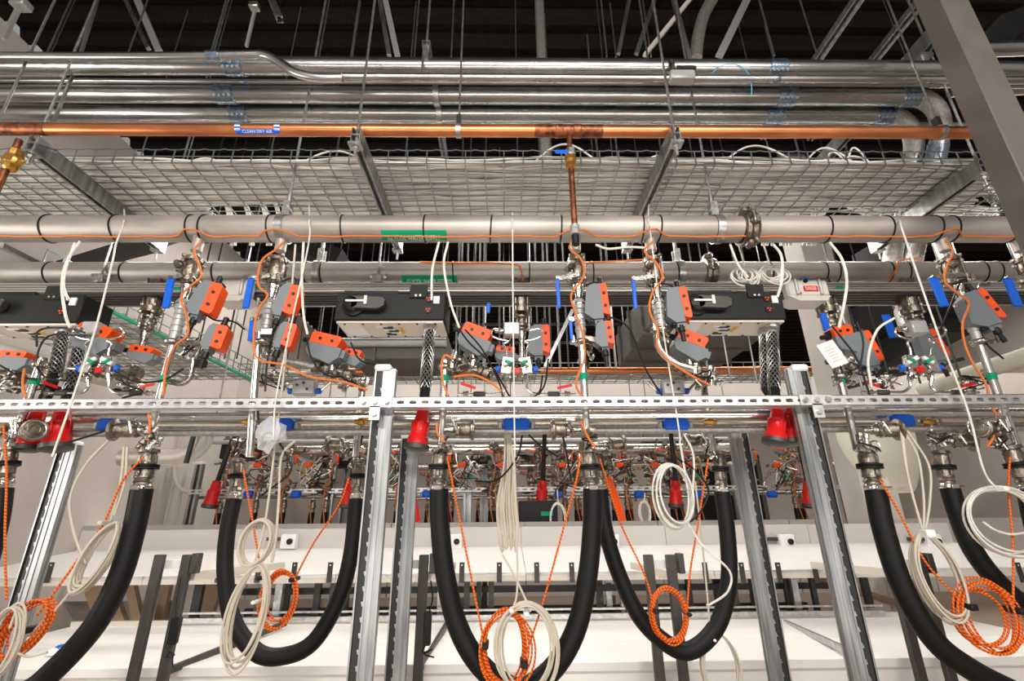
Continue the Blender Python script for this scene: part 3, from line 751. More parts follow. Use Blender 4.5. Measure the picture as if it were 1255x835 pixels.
# cross beams (double struts) carrying the basket
ZB = zcop - rc - .01
BEAMS = ((42, 160, 'left'), (437, 150, 'centre left'), (827, 148, 'centre right'), (1200, 196, 'right'))
for px, py, nm in BEAMS:
    yn = P(px, py + 6, Z=ZB).y if px < 1100 else 2.35
    if px > 1100: x = P(1199, 204, Z=ZB - .03).x; yn = 1.95; 
    else: x = P(px, py + 6, Y=yn).x
    t = thing('cross_beam', (x, 2.3, ZB), nm + ' galvanised strut beam under the overhead wire basket', 'beam')
    MB().channel((x, yn, ZB - .02), (x, 2.74, ZB - .02), .042, .042, (0, 0, 1)).build('upper_strut', 'strut', t)
    MB().channel((x, yn, ZB - .062), (x, 2.74, ZB - .062), .042, .042, (0, 0, -1)).build('lower_strut', 'strut', t)
    b = MB().box((x, yn + .02, ZB - .09), (.06, .05, .012)).cyl((x, yn + .02, ZB - .15), (x, yn + .02, ZB + .03), .007, n=8).cyl((x, yn + .02, ZB - .10), (x, yn + .02, ZB - .115), .014, n=6)
    b.build('square_washer', 'galv', t)
    MB().cyl((x, yn + .02, ZB), (x, yn + .02, ZC), .0065, n=6).build('threaded_rod', 'galv', t)
    b = MB().box((x, 2.70, ZB - .09), (.06, .05, .012)).cyl((x, 2.70, ZB - .15), (x, 2.70, ZC), .0065, n=6); b.build('threaded_rod', 'galv', t)

# wire basket
YK0 = P(627, 201, Z=ZB + .02).y; YK1 = YK0 + .62; ZK = ZB + .02; sh = P(627, 185, Y=YK0).z - ZK
xk0, xk1 = XA, P(1240, 195, YK0).x + .4
t = thing('wire_basket_tray', ((xk0 + xk1) / 2, (YK0 + YK1) / 2, ZK), 'long welded wire basket tray full of white data cables above the supply pipe', 'cable tray')
b = MB(); y_ = YK0
while y_ <= YK1 + .001: b.bar((xk0, y_, ZK), (xk1, y_, ZK), .004, .004); y_ += .0515
b.build('long_wires', 'wire', t)['kind'] = 'stuff'
b = MB(); x = xk0
while x < xk1:
    b.bar((x, YK0, ZK), (x, YK1, ZK), .005, .005); b.bar((x, YK0, ZK), (x, YK0, ZK + sh), .005, .005, (0, 1, 0)); b.bar((x, YK1, ZK), (x, YK1, ZK + sh), .005, .005, (0, 1, 0)); x += .1
b.build('cross_wires', 'wire', t)['kind'] = 'stuff'
b = MB()
for yy in (YK0, YK1):
    for q in (.5, 1.0):
        pts = []; x = xk0; i = 0
        while x < xk1: pts.append((x, yy, ZK + sh * q + (.006 if (i % 4 == 2 and q == 1) else 0))); x += .025; i += 1
        b.tube(pts, .003, 5)
b.build('side_wires', 'wire', t)['kind'] = 'stuff'
MB().bar((xk0, YK1 - .01, ZK - .006), (xk1, YK1 - .01, ZK - .006), .006, .012).build('green_bonding_wire', 'grnw', t)
# cables lying in the basket
b = MB(); xe_ = P(1165, 200, YK0 + .2).x; GAP0, GAP1 = P(258, 245, YK0 + .4).x, P(346, 245, YK0 + .4).x
for i in range(235):
    yy = YK0 + .03 + (YK1 - YK0 - .06) * R(0, 1); zz = ZK + .009 + R(0, .045); pts = []; x = xk0
    xe1 = xe_ + R(-.3, .3) if yy < YK0 + .4 else P(R(930, 1010), 240, YK0 + .4).x
    ph = R(0, 6); am = R(.006, .045); fq = R(1.2, 4.5)
    while x < xe1:
        if yy > YK0 + .36 and GAP0 < x < GAP1:
            if len(pts) > 1: b.tube(pts, .0058, 5)
            pts = []; x += .06; continue
        pts.append((x, min(YK1 - .01, max(YK0 + .012, yy + am * math.sin(x * fq + ph) + R(-.004, .004))), zz + R(-.004, .004))); x += .13
    b.tube(pts, .0058, 5)
o = b.build('white_data_cables', 'wcab'); tag(o, 'mass of white data cables lying lengthwise in the overhead basket', 'cables'); o['kind'] = 'stuff'
b = MB()
for i in range(26):      # loose loops standing above the basket
    px = R(800, 1150) if i % 3 else R(130, 700); pts = []; p = P(px, 200, YK0 + .1); L_ = R(.12, .4); hgt = R(.07, .15)
    for k in range(9): pts.append((p.x + L_ * (k / 8 - .5), YK0 + .02 + i * .012, ZK + .04 + hgt * math.sin(PI * k / 8)))
    b.tube(smooth(pts, 2), .005, 5)
o = b.build('loose_cable_loops', 'wcab'); tag(o, 'loose white cable loops arching above the edge of the wire basket', 'cables'); o['kind'] = 'stuff'
# cable bundles spilling down from the basket
def spill(px, n_, lab, dx=-28, spread=10, y0=236, y1=275):
    b = MB()
    for i in range(n_):
        a = R(-spread, spread); pts = [P(px + 14 + a * .6, y0 - 2, YK0 + .45), P(px + a * .5, y0 + 8, YK0 + .5), P(px + dx * .5 + a, (y0 + y1) / 2, YK0 + .6), P(px + dx + a, y1 + 6, YK0 + .64), P(px + dx * 1.1 + a, y1 + 26, YK0 + .66)]
        b.tube(smooth(pts, 4), .0055, 5)
    o = b.build('cable_bundle', 'wcab'); tag(o, lab, 'cables'); o['kind'] = 'stuff'
for i, px in enumerate((275, 297, 319, 336)): spill(px, 6, ORD[i] + ' from the left of four small white cable bundles hanging through the basket floor', 10, 3)
for i, px in enumerate((968, 992, 1020)): spill(px, 14, ORD[i] + ' from the left of three thick white cable bundles spilling from the basket at right', -26, 8)
pts = smooth(PL((1030, 233, 2.6), (1045, 250, 2.6), (1085, 262, 2.6), (1150, 258, 2.6), (1220, 262, 2.6)), 5)
b = MB()
for i in range(14):
    o_ = Vector((R(-.02, .02), R(-.04, .04), R(-.03, .03))); b.tube([p + o_ for p in pts], .0055, 5)
o = b.build('cable_bundle', 'wcab'); tag(o, 'white cable bundle curving right along the basket toward the steel column', 'cables'); o['kind'] = 'stuff'

# loose rods, flex pipe and ceiling struts
def vrod(px, py, Y, r, m, lab, name='threaded_rod', cat='rod', ztop=ZC):
    p = P(px, py, Y); o = MB().cyl(p, (p.x, p.y, ztop), r, n=8).build(name, m); tag(o, lab, cat); return o
for px, py, Y, r, nm in ((3, 138, 1.85, .006, 'leftmost threaded rod rising from the copper pipe level at the left edge'),
        (57, 67, 2.75, .007, 'thin rod above the conduits, third from the left edge'), (62, 67, 2.8, .004, 'very thin rod doubled beside the third left rod above the conduits'),
        (89, 67, 2.7, .008, 'bright rod above the conduits left of the leaning strut'),
        (157, 65, 2.6, .006, 'bright rod above the left S-bend conduit'), (259, 63, 2.5, .006, 'rod above the S-bend conduit, left of the hanging hook'),
        (391, 70, 2.9, .007, 'rod above the conduits just right of the small ceiling strut'), (432, 70, 3.0, .006, 'rod above the conduits left of the centre left beam rod'),
        (504, 70, 3.0, .006, 'rod above the conduits left of the trapeze bracket'), (553, 70, 2.9, .007, 'rod above the conduits, right of the trapeze bracket'),
        (755, 70, 3.0, .007, 'rod above the conduits left of the crossing braces'), (798, 70, 2.9, .007, 'rod above the conduits among the crossing braces'),
        (949, 68, 2.6, .007, 'rod above the conduits over the right coupling'), (1016, 60, 3.4, .006, 'dim rod behind the right ceiling struts')):
    vrod(px, py, Y, r, 'galv', nm)
p = P(1143, 158, YC)
def slant(name, a, b_, Y0, Y1, w_, h_, m, lab, cat, up=(0, -1, 0)):
    pa_, pb_ = P(*a, Y=Y0), P(*b_, Y=Y1)
    if b_[1] < 10 and 'duct' not in name and pb_.z > pa_.z: pb_ = pa_ + (pb_ - pa_) * ((ZC - pa_.z) / (pb_.z - pa_.z))
    if a[1] < 0: pa_ = pb_ + (pa_ - pb_) * ((ZC - pb_.z) / (pa_.z - pb_.z))
    o = MB().bar(pa_, pb_, w_, h_, up).build(name, m); tag(o, lab, cat); return o
slant('ceiling_brace', (758, 66), (775, -20), 2.85, 2.85, .03, .03, 'strut', 'left of two steep grey braces above the conduits right of centre', 'brace')
slant('ceiling_brace', (780, 66), (812, -30), 2.85, 2.85, .035, .03, 'strut', 'right of two steep grey braces above the conduits right of centre', 'brace')
slant('ceiling_brace', (790, 68), (845, 0), 2.85, 2.85, .03, .03, 'apron', 'pale slanting brace crossing the rods above the conduits', 'brace')
slant('ceiling_brace', (882, 68), (925, -20), 2.85, 2.85, .06, .05, 'gryl', 'pale flat slanting brace right of the bent flexible pipe', 'brace')
slant('ceiling_brace', (848, 85), (818, -30), 2.5, 2.5, .03, .03, 'strut', 'dark strut dropping onto the conduit fitting right of centre', 'brace')
slant('ceiling_brace', (477, 68), (462, -20), 2.85, 2.85, .035, .03, 'strut', 'left of a pair of close grey struts above the conduits left of centre', 'brace')
slant('ceiling_brace', (487, 68), (468, -20), 2.85, 2.85, .045, .03, 'gryl', 'right of a pair of close grey struts above the conduits left of centre', 'brace')
slant('ceiling_brace', (182, 60), (145, -20), 2.85, 2.85, .03, .03, 'strut', 'thin slanting ceiling strut above the S-bend conduit, left one', 'brace')
slant('ceiling_brace', (195, 63), (160, -20), 2.85, 2.85, .05, .03, 'gryl', 'wider slanting ceiling strut above the S-bend conduit, right one', 'brace')
slant('ceiling_brace', (0, -5), (62, 60), 3.9, 3.9, .03, .03, 'gryl', 'thin brace slanting down across the dark top left corner', 'brace')
slant('threaded_rod', (95, 78), (124, -15), 2.0, 2.0, .014, .014, 'strut', 'thick leaning strut rod in front of the conduits at left', 'rod')
slant('threaded_rod', (62, 158), (95, 78), 1.9, 2.0, .012, .012, 'galv', 'bright leaning rod reaching the left cross beam in front of the conduits', 'rod')
for (pa, pb, Y, lab) in (((1002, 68), (1050, 0), 0, 'left of two long double struts running along the ceiling at upper right'), ((1073, 70), (1126, 2), 0, 'right of two long double struts running along the ceiling at upper right')):
    z_ = CAMZ + 3.1; p = P(*pa, Z=z_); q = P(*pb, Z=z_); x = (p.x + q.x) / 2
    t = thing('ceiling_strut', (x, p.y, z_), lab, 'strut')
    MB().channel((x, 1.6, z_), (x, p.y + .8, z_), .045, .042, (0, 0, -1)).build('lower_channel', 'strut', t)
    MB().channel((x + .05, 1.6, z_ + .03), (x + .05, p.y + .8, z_ + .03), .045, .042, (1, 0, -.6)).build('upper_channel', 'strut', t)
p = P(1146, 46, Z=ZCOND + .14); t = thing('short_strut', p, 'short double strut stub ending above the conduits near the steel column', 'strut')
MB().channel((p.x, p.y, p.z), (p.x, 3.0, p.z), .045, .045, (0, 0, -1)).build('lower_channel', 'strut', t)
MB().channel((p.x, p.y, p.z + .045), (p.x, 3.0, p.z + .045), .045, .045, (0, 0, 1)).build('upper_channel', 'strut', t)
MB().box((p.x, p.y + .1, p.z - .035), (.07, .07, .02)).cyl((p.x, p.y + .1, p.z - .08), (p.x, p.y + .1, p.z - .03), .01, n=8).build('bolt', 'galv', t)
# trapeze bracket
p = P(522, 82, 1.9); t = thing('trapeze_bracket', p, 'strut bracket and clamp hanging over the conduits left of centre', 'bracket')
MB().channel((p.x, 1.86, ZCOND + .1), (p.x, 2.9, ZCOND + .1), .042, .042, (0, 0, -1)).build('strut', 'strut', t)
MB().box((p.x, 1.88, ZCOND + .05), (.03, .02, .1)).cyl((p.x - .012, 1.87, ZCOND + .1), (p.x - .012, 1.87, ZCOND - .12), .006, n=6).build('clamp', 'galv', t)
MB().cyl((p.x, 1.88, ZCOND + .1), (p.x, 1.88, ZC), .006, n=6).build('threaded_rod', 'galv', t)
for yy in (2.24, yc2): MB().lathe((p.x + .015, yy, ZCOND), (1, 0, 0), [(0, .058), (.03, .058), (.03, .062), (0, .062), (0, .058)], 24, False).build('pipe_strap', 'galv', t)
# big vertical pipes above
o = vrod(669, 205, 2.92, .040, 'emtd', 'thick vertical galvanised pipe above the conduits at centre', 'vertical_pipe', 'pipe')
pts = smooth(PL((853, 72, 2.9), (855, 50, 2.9), (862, 20, 2.9), (878, -10, 2.9), (900, -50, 2.9)), 5)
o = MB().tube(pts, .05, 18).build('bent_pipe', 'emtd'); tag(o, 'bent galvanised pipe curving up into the dark right of centre', 'pipe')
# hook and strut ends top left
p = P(308, 12, 2.6); t = thing('hanging_hook', P(302, 55, 2.6), 'short square rod hanging from a beam clamp at upper left', 'hanger')
MB().bar(P(302, 57, 2.6), P(312, 14, 2.6), .018, .018, (0, -1, 0)).build('rod', 'gryl', t); MB().box(P(312, 8, 2.6), (.07, .06, .05), bev=.006).build('clamp', 'galv', t)
t = thing('strut_end', P(340, 22, 2.4), 'open strut end poking down from the dark ceiling at upper left', 'strut')
MB().channel(P(343, 24, 2.4), P(328, -12, 2.6), .045, .042, (1, 0, -.4)).build('channel', 'strut', t)
p = P(10, 45, 2.4); t = thing('beam_clamp', p, 'dark beam clamp with hanging bar at the top left corner', 'clamp')
MB().bar(P(4, 48, 2.4), P(22, 12, 2.4), .025, .025, (0, -1, 0)).build('bar', 'gryl', t); MB().box(P(26, 6, 2.4), (.1, .08, .06), bev=.006).build('clamp', 'gryl', t)
# pipes behind column at right edge
for py, r, lab in ((62, .06, 'upper'), (88, .05, 'middle'), (113, .05, 'lower')):
    pass
# rods between copper pipe, basket and supply pipe
for px, py, lab in ((676, 590 // 3, 'thin rod seen through the basket right of the copper drop'), (165, 215, 'thin dark rod behind the basket at left'), (945, 196, 'thin rod behind the basket at right')):
    vrod(px, py, 3.1, .005, 'galv', lab)
# vertical drop pipes at the right, in front of the left column edge
for px, r, lab in ((1150, .052, 'left'), (1190, .052, 'right')):
    pass

# ------------------------------------------------------------------ slotted rail and posts
ZRAIL = zat(494, YR); HR = .0435
def slotted_rail(x0, x1, y, z, h, pitch, name, lab, m='rail', n=8):
    t = thing(name, ((x0 + x1) / 2, y, z), lab, 'rail')
    mb = MB(); N = int((x1 - x0) / pitch); sl, sw = pitch * .31, h * .17
    for i in range(N):
        xc = x0 + pitch * (i + .5); z0 = z
        inner = []
        for k in range(12):
            A = PI * (k // 6) + (PI / 5) * (k % 6) - PI / 2
            inner.append((xc + (sl - sw) * (1 if k < 6 else -1) + sw * math.cos(A), z0 + sw * math.sin(A) * 1.0))
        outer = []
        for (ax, az) in inner:
            outer.append(None)
        e = [(xc + pitch / 2, z0 - h / 2), (xc + pitch / 2, z0 - h / 4), (xc + pitch / 2, z0 - .001), (xc + pitch / 2, z0 + .001), (xc + pitch / 2, z0 + h / 4), (xc + pitch / 2, z0 + h / 2),
             (xc - pitch / 2, z0 + h / 2), (xc - pitch / 2, z0 + h / 4), (xc - pitch / 2, z0 + .001), (xc - pitch / 2, z0 - .001), (xc - pitch / 2, z0 - h / 4), (xc - pitch / 2, z0 - h / 2)]
        vs = [(a, y, c) for a, c in inner] + [(a, y, c) for a, c in e] + [(a, y + .003, c) for a, c in inner]
        fs = [(k, 12 + k, 12 + (k + 1) % 12, (k + 1) % 12) for k in range(12)] + [(k, (k + 1) % 12, 24 + (k + 1) % 12, 24 + k) for k in range(12)]
        mb.add(vs, fs)
    mb.build('slotted_face', m, t)
    b = MB(); xe = x0 + N * pitch
    b.box(((x0 + xe) / 2, y + h / 2, z + h / 2 - .001), (xe - x0, h, .0025)); b.box(((x0 + xe) / 2, y + h / 2, z - h / 2 + .001), (xe - x0, h, .0025))
    b.build('flange', m, t)
    b = MB()
    for s_ in (-1, 1): b.box(((x0 + xe) / 2, y + h, z + s_ * (h / 2 - .005)), (xe - x0, .0025, .011))
    b.build('back_lip', m, t)
    return t
slotted_rail(XA, XB, YR - .02, ZRAIL, HR, .0508, 'slotted_rail', 'bright slotted steel rail running full width in front of everything at mid height')

def post(px, py, Y, lab, plate=True, ztop_extra=0.0, side=True, two=False):
    p = P(px, py, Y); t = thing('strut_post', (p.x, Y, 0), lab, 'post')
    s_ = 1 if px < 617 else -1
    a = .0205
    b = MB()
    # front channel with slotted back
    x0, zt2 = p.x, p.z
    for xx in (-.0195, .0195): b.box((x0 + xx, Y + .0205, zt2 / 2), (.0025, .041, zt2))
    for xx in (-.0172, .0172): b.box((x0 + xx, Y + .001, zt2 / 2), (.006, .0025, zt2))
    b.build('front_channel', 'strut', t)
    b = MB().box((x0, Y + .036, zt2 / 2), (.037, .003, zt2)).box((x0, Y + .008, zt2 / 2), (.029, .002, zt2))
    b.build('dark_web', 'dkm', t)
    b = MB(); z = .3
    while z < zt2 - .05: b.box((x0 + s_ * .0125, Y + .004, z), (.0085, .006, .016), X=(1, 0, .25), Z=(-.25, 0, 1)); z += .0508
    b.build('slot_teeth', 'strut', t)['kind'] = 'stuff'
    MB().box((x0, Y + .06, zt2 / 2), (.041, .038, zt2)).build('rear_channel', 'strut', t)
    b = MB()
    xs = x0 + s_ * .0415
    b.box((xs, Y + .022, zt2 / 2), (.004, .040, zt2)); b.box((xs + s_ * .012, Y + .022, zt2 / 2), (.02, .034, zt2)); b.box((xs + s_ * .0235, Y + .012, zt2 / 2), (.004, .014, zt2)); b.box((xs + s_ * .0235, Y + .034, zt2 / 2), (.004, .012, zt2))
    b.box((x0 + s_ * .03, Y + .022, zt2 / 2), (.022, .038, zt2))
    b.build('side_channel', 'strut', t)
    MB().box((x0 + s_ * .012, Y + .03, zt2 + .005), (.072, .078, .03), bev=.008).build('end_cap', 'wht', t)
    if plate:
        zr = ZRAIL; xc = x0 + s_ * .006
        b = MB().box((xc, YR - .026, zr), (.135, .006, .045), bev=.001).box((xc, YR - .026, zr - .045), (.044, .006, .06), bev=.001).build('tee_plate', 'rail', t)
        for dx, dz in ((-.048, 0), (0, 0), (.048, 0), (0, -.05)):
            MB().lathe((xc + dx, YR - .029, zr + dz), (0, -1, 0), [(0, .0145), (.003, .0145), (.003, .0105), (.012, .0105)], 6).build('bolt', 'galv', t)
    MB().box((x0, Y + .03, .006), (.15, .15, .012)).build('base_plate', 'galv', t)
    return t
post(466, 452, YR + .022, 'front left tall strut post with T-plate bolted over the slotted rail')
post(984, 452, YR + .022, 'front right tall strut post with T-plate bolted over the slotted rail')
post(497, 535, YB - .04, 'back strut post just right of the front left post', plate=False)
post(911, 526, YB - .04, 'back strut post just left of the front right post', plate=False)
post(77, 545, YB - .14, 'strut post at the left edge below the two red connectors', plate=False)

# large bright pipe and conduits behind the rail
def hpipe(px0, px1, py, Y, r, m, name, lab, cat='pipe', n=24):
    z = zat(py, Y); o = MB().cyl((P(px0, py, Y).x, Y, z), (P(px1, py, Y).x, Y, z), r, n=n).build(name, m); tag(o, lab, cat); return z
def behind(x0=XA, x1=XB): return x0, x1
zz = zat(512, 2.2); o = MB().cyl((XA, 2.2, zz), (XB, 2.2, zz), .030, n=28).build('polished_pipe', 'ssp'); tag(o, 'polished steel pipe close behind and below the slotted rail', 'pipe')
zz = zat(521, 2.32); o = MB().cyl((XA, 2.32, zz), (XB, 2.32, zz), .012, n=12).build('thin_conduit', 'emtd'); tag(o, 'thin dark conduit directly under the polished pipe', 'conduit')
YBL = 2.14; ZBL = zat(528.5, YBL); o = MB().cyl((XA, YBL, ZBL), (XB, YBL, ZBL), .0155, n=16).build('thin_conduit', 'emtd'); tag(o, 'grey conduit with blue sleeves running below the polished pipe', 'conduit')
ZBL = zat(523, YBL)
for px, w_, lab in ((137, 26, 'leftmost blue sleeve on the conduit, next to the round strainer cap'), (346, 30, 'blue sleeve half hidden by the clear plastic bag'), (633, 33, 'blue sleeve on the conduit at the very centre'),
                (827, 31, 'blue sleeve on the conduit under the right tap box'), (1104, 28, 'rightmost blue sleeve on the conduit')):
    x = P(px, 521, YBL).x; L_ = w_ * .0036; zz = zat(521 if px < 1000 else 516, YBL, px)
    t = thing('blue_sleeve', (x, YBL, zz), lab, 'sleeve')
    MB().box((x, YBL - .008, zz), (L_, .055, .05), bev=.01).build('sleeve_body', 'blu', t)
    b = MB()
    for s_ in (-1, 1): b.box((x + s_ * (L_ / 2 + .012), YBL, zz - .004), (.022, .032, .034), bev=.005)
    b.build('end_clamp', 'galv', t)
    for k in range(3):
        q = P(px - 6 + k * 7, 534, YBL); 
for px, lab in ((306, 'left small brass fitting on the conduit under the rail'), (443, 'second brass fitting on the conduit under the rail'), (870, 'brass fitting on the conduit right of the blue sleeve'), (1138, 'rightmost brass fitting on the conduit')):
    p = P(px, 517, 2.12); o = MB().lathe(p - Vector((.03, 0, 0)), (1, 0, 0), [(0, .009), (.012, .012), (.02, .017), (.04, .017), (.046, .01), (.06, .009)], 8).build('brass_fitting', 'brass'); tag(o, lab, 'fitting')

# ------------------------------------------------------------------ actuators
def actuator(parent, c, ang, L=.15, wg=.06, wo=.035, dep=.07, yaw=0., body=True, name='actuator'):
    """grey housing with orange cover. long axis at angle ang (0 = vertical, orange to the right), in the image plane"""
    Rm = Matrix.Rotation(yaw, 3, 'Z') @ Matrix.Rotation(ang, 3, 'Y')
    X, Y_, Z = Rm @ Vector((1, 0, 0)), Rm @ Vector((0, 1, 0)), Rm @ Vector((0, 0, 1))
    c = Vector(c)
    prof = [(-wg, -L * .30), (-wg * .55, -L * .5), (0, -L * .5), (0, L * .5), (-wg * .45, L * .5), (-wg * .75, L * .38)]
    a = MB().prism(prof, c - Y_ * dep / 2, X, Z, Y_, dep).build('actuator_housing', 'gry', parent)
    MB().prism([(-wg * .5, -L * .62), (-.004, -L * .62), (-.004, -L * .45), (-wg * .5, -L * .45)], c - Y_ * dep * .35, X, Z, Y_, dep * .7).build('housing_foot', 'gry', a)
    MB().prism([(0, -L * .36), (wo * .8, -L * .42), (wo, -L * .36), (wo, L * .42), (wo * .8, L * .48), (0, L * .48)], c - Y_ * (dep / 2 + .002), X, Z, Y_, dep + .004).build('orange_cover', 'org', a)
    b = MB()
    for k in (-.16, .2): b.cyl(c + X * (wo * .45) + Z * (L * k) - Y_ * (dep / 2 + .001), c + X * (wo * .45) + Z * (L * k) - Y_ * (dep / 2 + .006), min(.008, wo * .26), n=8)
    b.box(c + X * (wo * .5) + Z * (L * .52), (wo * .6, dep * .5, L * .05), X, Y_, Z)
    b.build('dial_buttons', 'blk', a)
    MB().lathe(c + X * wo * .2 + Z * L * .46, Z, [(0, .015), (.02, .015), (.022, .012), (.05, .012), (.055, .006)], 12).build('cable_gland', 'blk', a)
    if body: MB().lathe(c - X * wg * .28 - Z * L * .56 - Y_ * dep * .2, -Z, [(0, .014), (.03, .016), (.034, .011), (.075, .010)], 10).build('cable_gland', 'blk', a)
    if body: MB().box(c + X * (-wg * .5) - Z * L * .5 + Y_ * 0, (wg * .5, dep * .6, L * .12), X, Y_, Z, bev=.004).build('mounting_bracket', 'blk', a)
    return a
def lever(parent, pa, pb, Y, wpx=8, Y2=None, m='blu'):
    """blue valve lever from top px to bottom px"""
    a, b_ = P(*pa, Y=Y), P(*pb, Y=Y2 or Y); wd = wpx * mpp(*pa, Y)
    o = MB().bar(a, b_, wd, .012, (0, -1, 0), bev=.003).build('valve_lever', m, parent)
    return o
def valve_body(mb, x, y, z1_, z0_, r):
    """three piece ball valve hanging between z1 (top) and z0"""
    H = z1_ - z0_
    mb.lathe((x, y, z1_), (0, 0, -1), [(0, r * .55), (H * .04, r * .95), (H * .18, r * .95), (H * .2, r * .72), (H * .3, r * .78), (H * .5, r * .86), (H * .7, r * .78), (H * .78, r * .72), (H * .8, r * .95), (H * .96, r * .95), (H, r * .55)], 14)
    for k in range(4):
        A = PI / 4 + k * PI / 2; cx, cy = x + r * .95 * math.cos(A), y + r * .95 * math.sin(A)
        mb.cyl((cx, cy, z1_ - H * .0), (cx, cy, z0_ + H * .0), r * .13, n=7)
        for zz in (z1_ - H * .02, z0_ + H * .02, z1_ - H * .22, z0_ + H * .22): mb.cyl((cx, cy, zz - .006), (cx, cy, zz + .006), r * .24, n=6)
def tri_clamp(mb, x, y, z, r, wing=1):
    mb.lathe((x, y, z + .014), (0, 0, -1), [(0, r * .75), (.004, r), (.010, r * 1.12), (.018, r * 1.12), (.024, r), (.028, r * .75)], 16)
    mb.box((x + wing * r * 1.15, y - .005, z), (.03, .022, .02), bev=.004); mb.cyl((x + wing * r * 1.3, y - .04, z), (x + wing * r * 1.3, y + .02, z), .005, n=6)
    mb.bar((x + wing * r * 1.3, y - .045, z - .016), (x + wing * r * 1.3, y - .045, z + .016), .006, .012, (1, 0, 0))

# ------------------------------------------------------------------ near risers
def riser(px, lab, Y=YF, top=298, levers=(), green=None, bottom=556, acts=(), side=1, upto=420, wing=1, bend=None, scale=1.0):
    x = P(px, top, Y).x; Zp = lambda py: zat(py, Y, px)
    zb = Zp(bottom); t = thing('valve_riser', (x, Y, zb), lab, 'valve')
    s = scale
    MB().lathe((x, Y, Zp(top - 8)), (0, 0, -1), [(0, .040 * s), (.014, .034 * s), (.02, .027 * s), (.085, .025 * s)], 16).build('weld_nipple', 'pipe', t)
    mb = MB(); valve_body(mb, x, Y, Zp(top + 18), Zp(top + 50), .044 * s)
    mb.cyl((x, Y, Zp(top + 30)), (x - .055 * s, Y - .03, Zp(top + 36)), .014 * s, n=10).lathe((x - .03, Y - .045, Zp(top + 32)), (0, -1, 0), [(0, .02), (.02, .016), (.03, .009)], 8)
    mb.build('ball_valve', 'ssd', t)
    mb = MB(); mb.lathe((x, Y, Zp(top + 50)), (0, 0, -1), [(0, .018 * s), (.01, .026 * s), (.04, .024 * s), (.075, .016 * s), (.09, .020 * s)], 14); mb.build('reducer', 'ss', t)
    tri = MB(); tri_clamp(tri, x, Y, Zp(top + 46), .031 * s, wing); tri_clamp(tri, x, Y, Zp(top + 76), .027 * s, -wing); tri_clamp(tri, x, Y, Zp(min(upto, top + 122)), .034 * s, wing); tri.build('clamp_ring', 'ss', t)
    mb = MB(); za, zb2 = Zp(top + 70), Zp(upto)
    mb.lathe((x, Y, za), (0, 0, -1), [(0, .022 * s), (.01, .030 * s), (.05, .030 * s), (.056, .024 * s), (.075, .026 * s), (.08, .020 * s), (za - zb2, .021 * s)], 14)
    for k in range(3): mb.lathe((x, Y, za - .08 - k * .03), (0, 0, -1), [(0, .020 * s), (.002, .025 * s), (.02, .025 * s), (.022, .02 * s)], 14)
    mb.build('check_valve', 'gryl', t)
    if bend is None:
        MB().cyl((x, Y, Zp(upto)), (x, Y, zb), .0165 * s, n=16).build('polished_tube', 'ssp', t)
        if green: MB().cyl((x, Y, Zp(green - 4)), (x, Y, Zp(green + 4)), .0185 * s, n=16).build('green_band', 'grn', t)
    else:
        MB().tube(smooth(PL(*bend, Y=Y), 5), .0165 * s, 14).build('bent_tube', 'ssp', t)
    for (pa, pb, w_, dy) in levers:
        a = P(*pa, Y=Y - dy); lv = lever(t, pa, pb, Y - dy, w_)
        MB().bar(a + Vector((0, 0, -.002)), Vector((x, Y - .05, a.z + .02)), .02, .006, (0, -1, 0)).cyl(a + Vector((0, .006, 0)), a + Vector((0, -.012, 0)), .009, n=8).build('lever_bracket', 'ss', lv)
    for (apx, apy, ang, L, wg, wo, yaw) in acts:
        mm = mpp(apx, apy, Y - .03); actuator(t, P(apx, apy, Y - .03), math.radians(ang), L * mm, wg * mm, wo * mm, .07, math.radians(yaw))
        p = P(apx, apy, Y)
        MB().bar((x, Y, p.z - .01), (p.x - .02, Y - .01, p.z - .03), .022, .022).build('valve_stem', 'ssd', t)
    return t, x, zb
riser(243, 'leftmost near valve riser, with wide blue lever and two stacked orange actuators', levers=(((210, 341), (203, 378), 9, .06),), green=465,
      acts=((255, 369, 9, 46, 17, 14, 10), (265, 416, 8, 34, 12, 13, 10)), wing=1)
riser(345, 'second near valve riser from the left with two blue levers, its tube elbowing right', levers=(((308, 341), (301, 378), 8, .06), ((310, 392), (307, 418), 7, .05)),
      acts=((353, 371, 9, 44, 14, 13, 10), (350, 414, 8, 34, 10, 12, 10)), bend=((318, 408), (316, 430), (314, 452), (310, 500), (306, 560)))
riser(705, 'centre near valve riser under the copper drop, blue lever hanging edge-on', levers=(((683, 341), (685, 378), 4.5, .05), ((699, 392), (701, 417), 4, .05)), green=462,
      acts=((737, 372, -3, 46, 22, 8, -8), (743, 412, -3, 33, 15, 8, -8)), wing=-1)
riser(797, 'right of the two centre near valve risers, its tube bending right toward a tilted actuator', levers=(((776, 342), (779, 379), 4.5, .05),),
      acts=((834, 376, -4, 46, 20, 9, -8),), wing=-1, upto=405, bend=((805, 405), (806, 420), (813, 434), (830, 446), (850, 452)))
riser(1155, 'near valve riser at right with broad blue lever left of the steel column', levers=(((1143, 340), (1158, 376), 11, .06),), green=462,
      acts=((1206, 378, -17, 46, 28, 8, -14),), wing=1)
riser(1247, 'rightmost near valve riser, partly hidden by the frame edge, blue lever at its left', levers=(((1234, 341), (1248, 376), 11, .06),), acts=(), wing=-1)

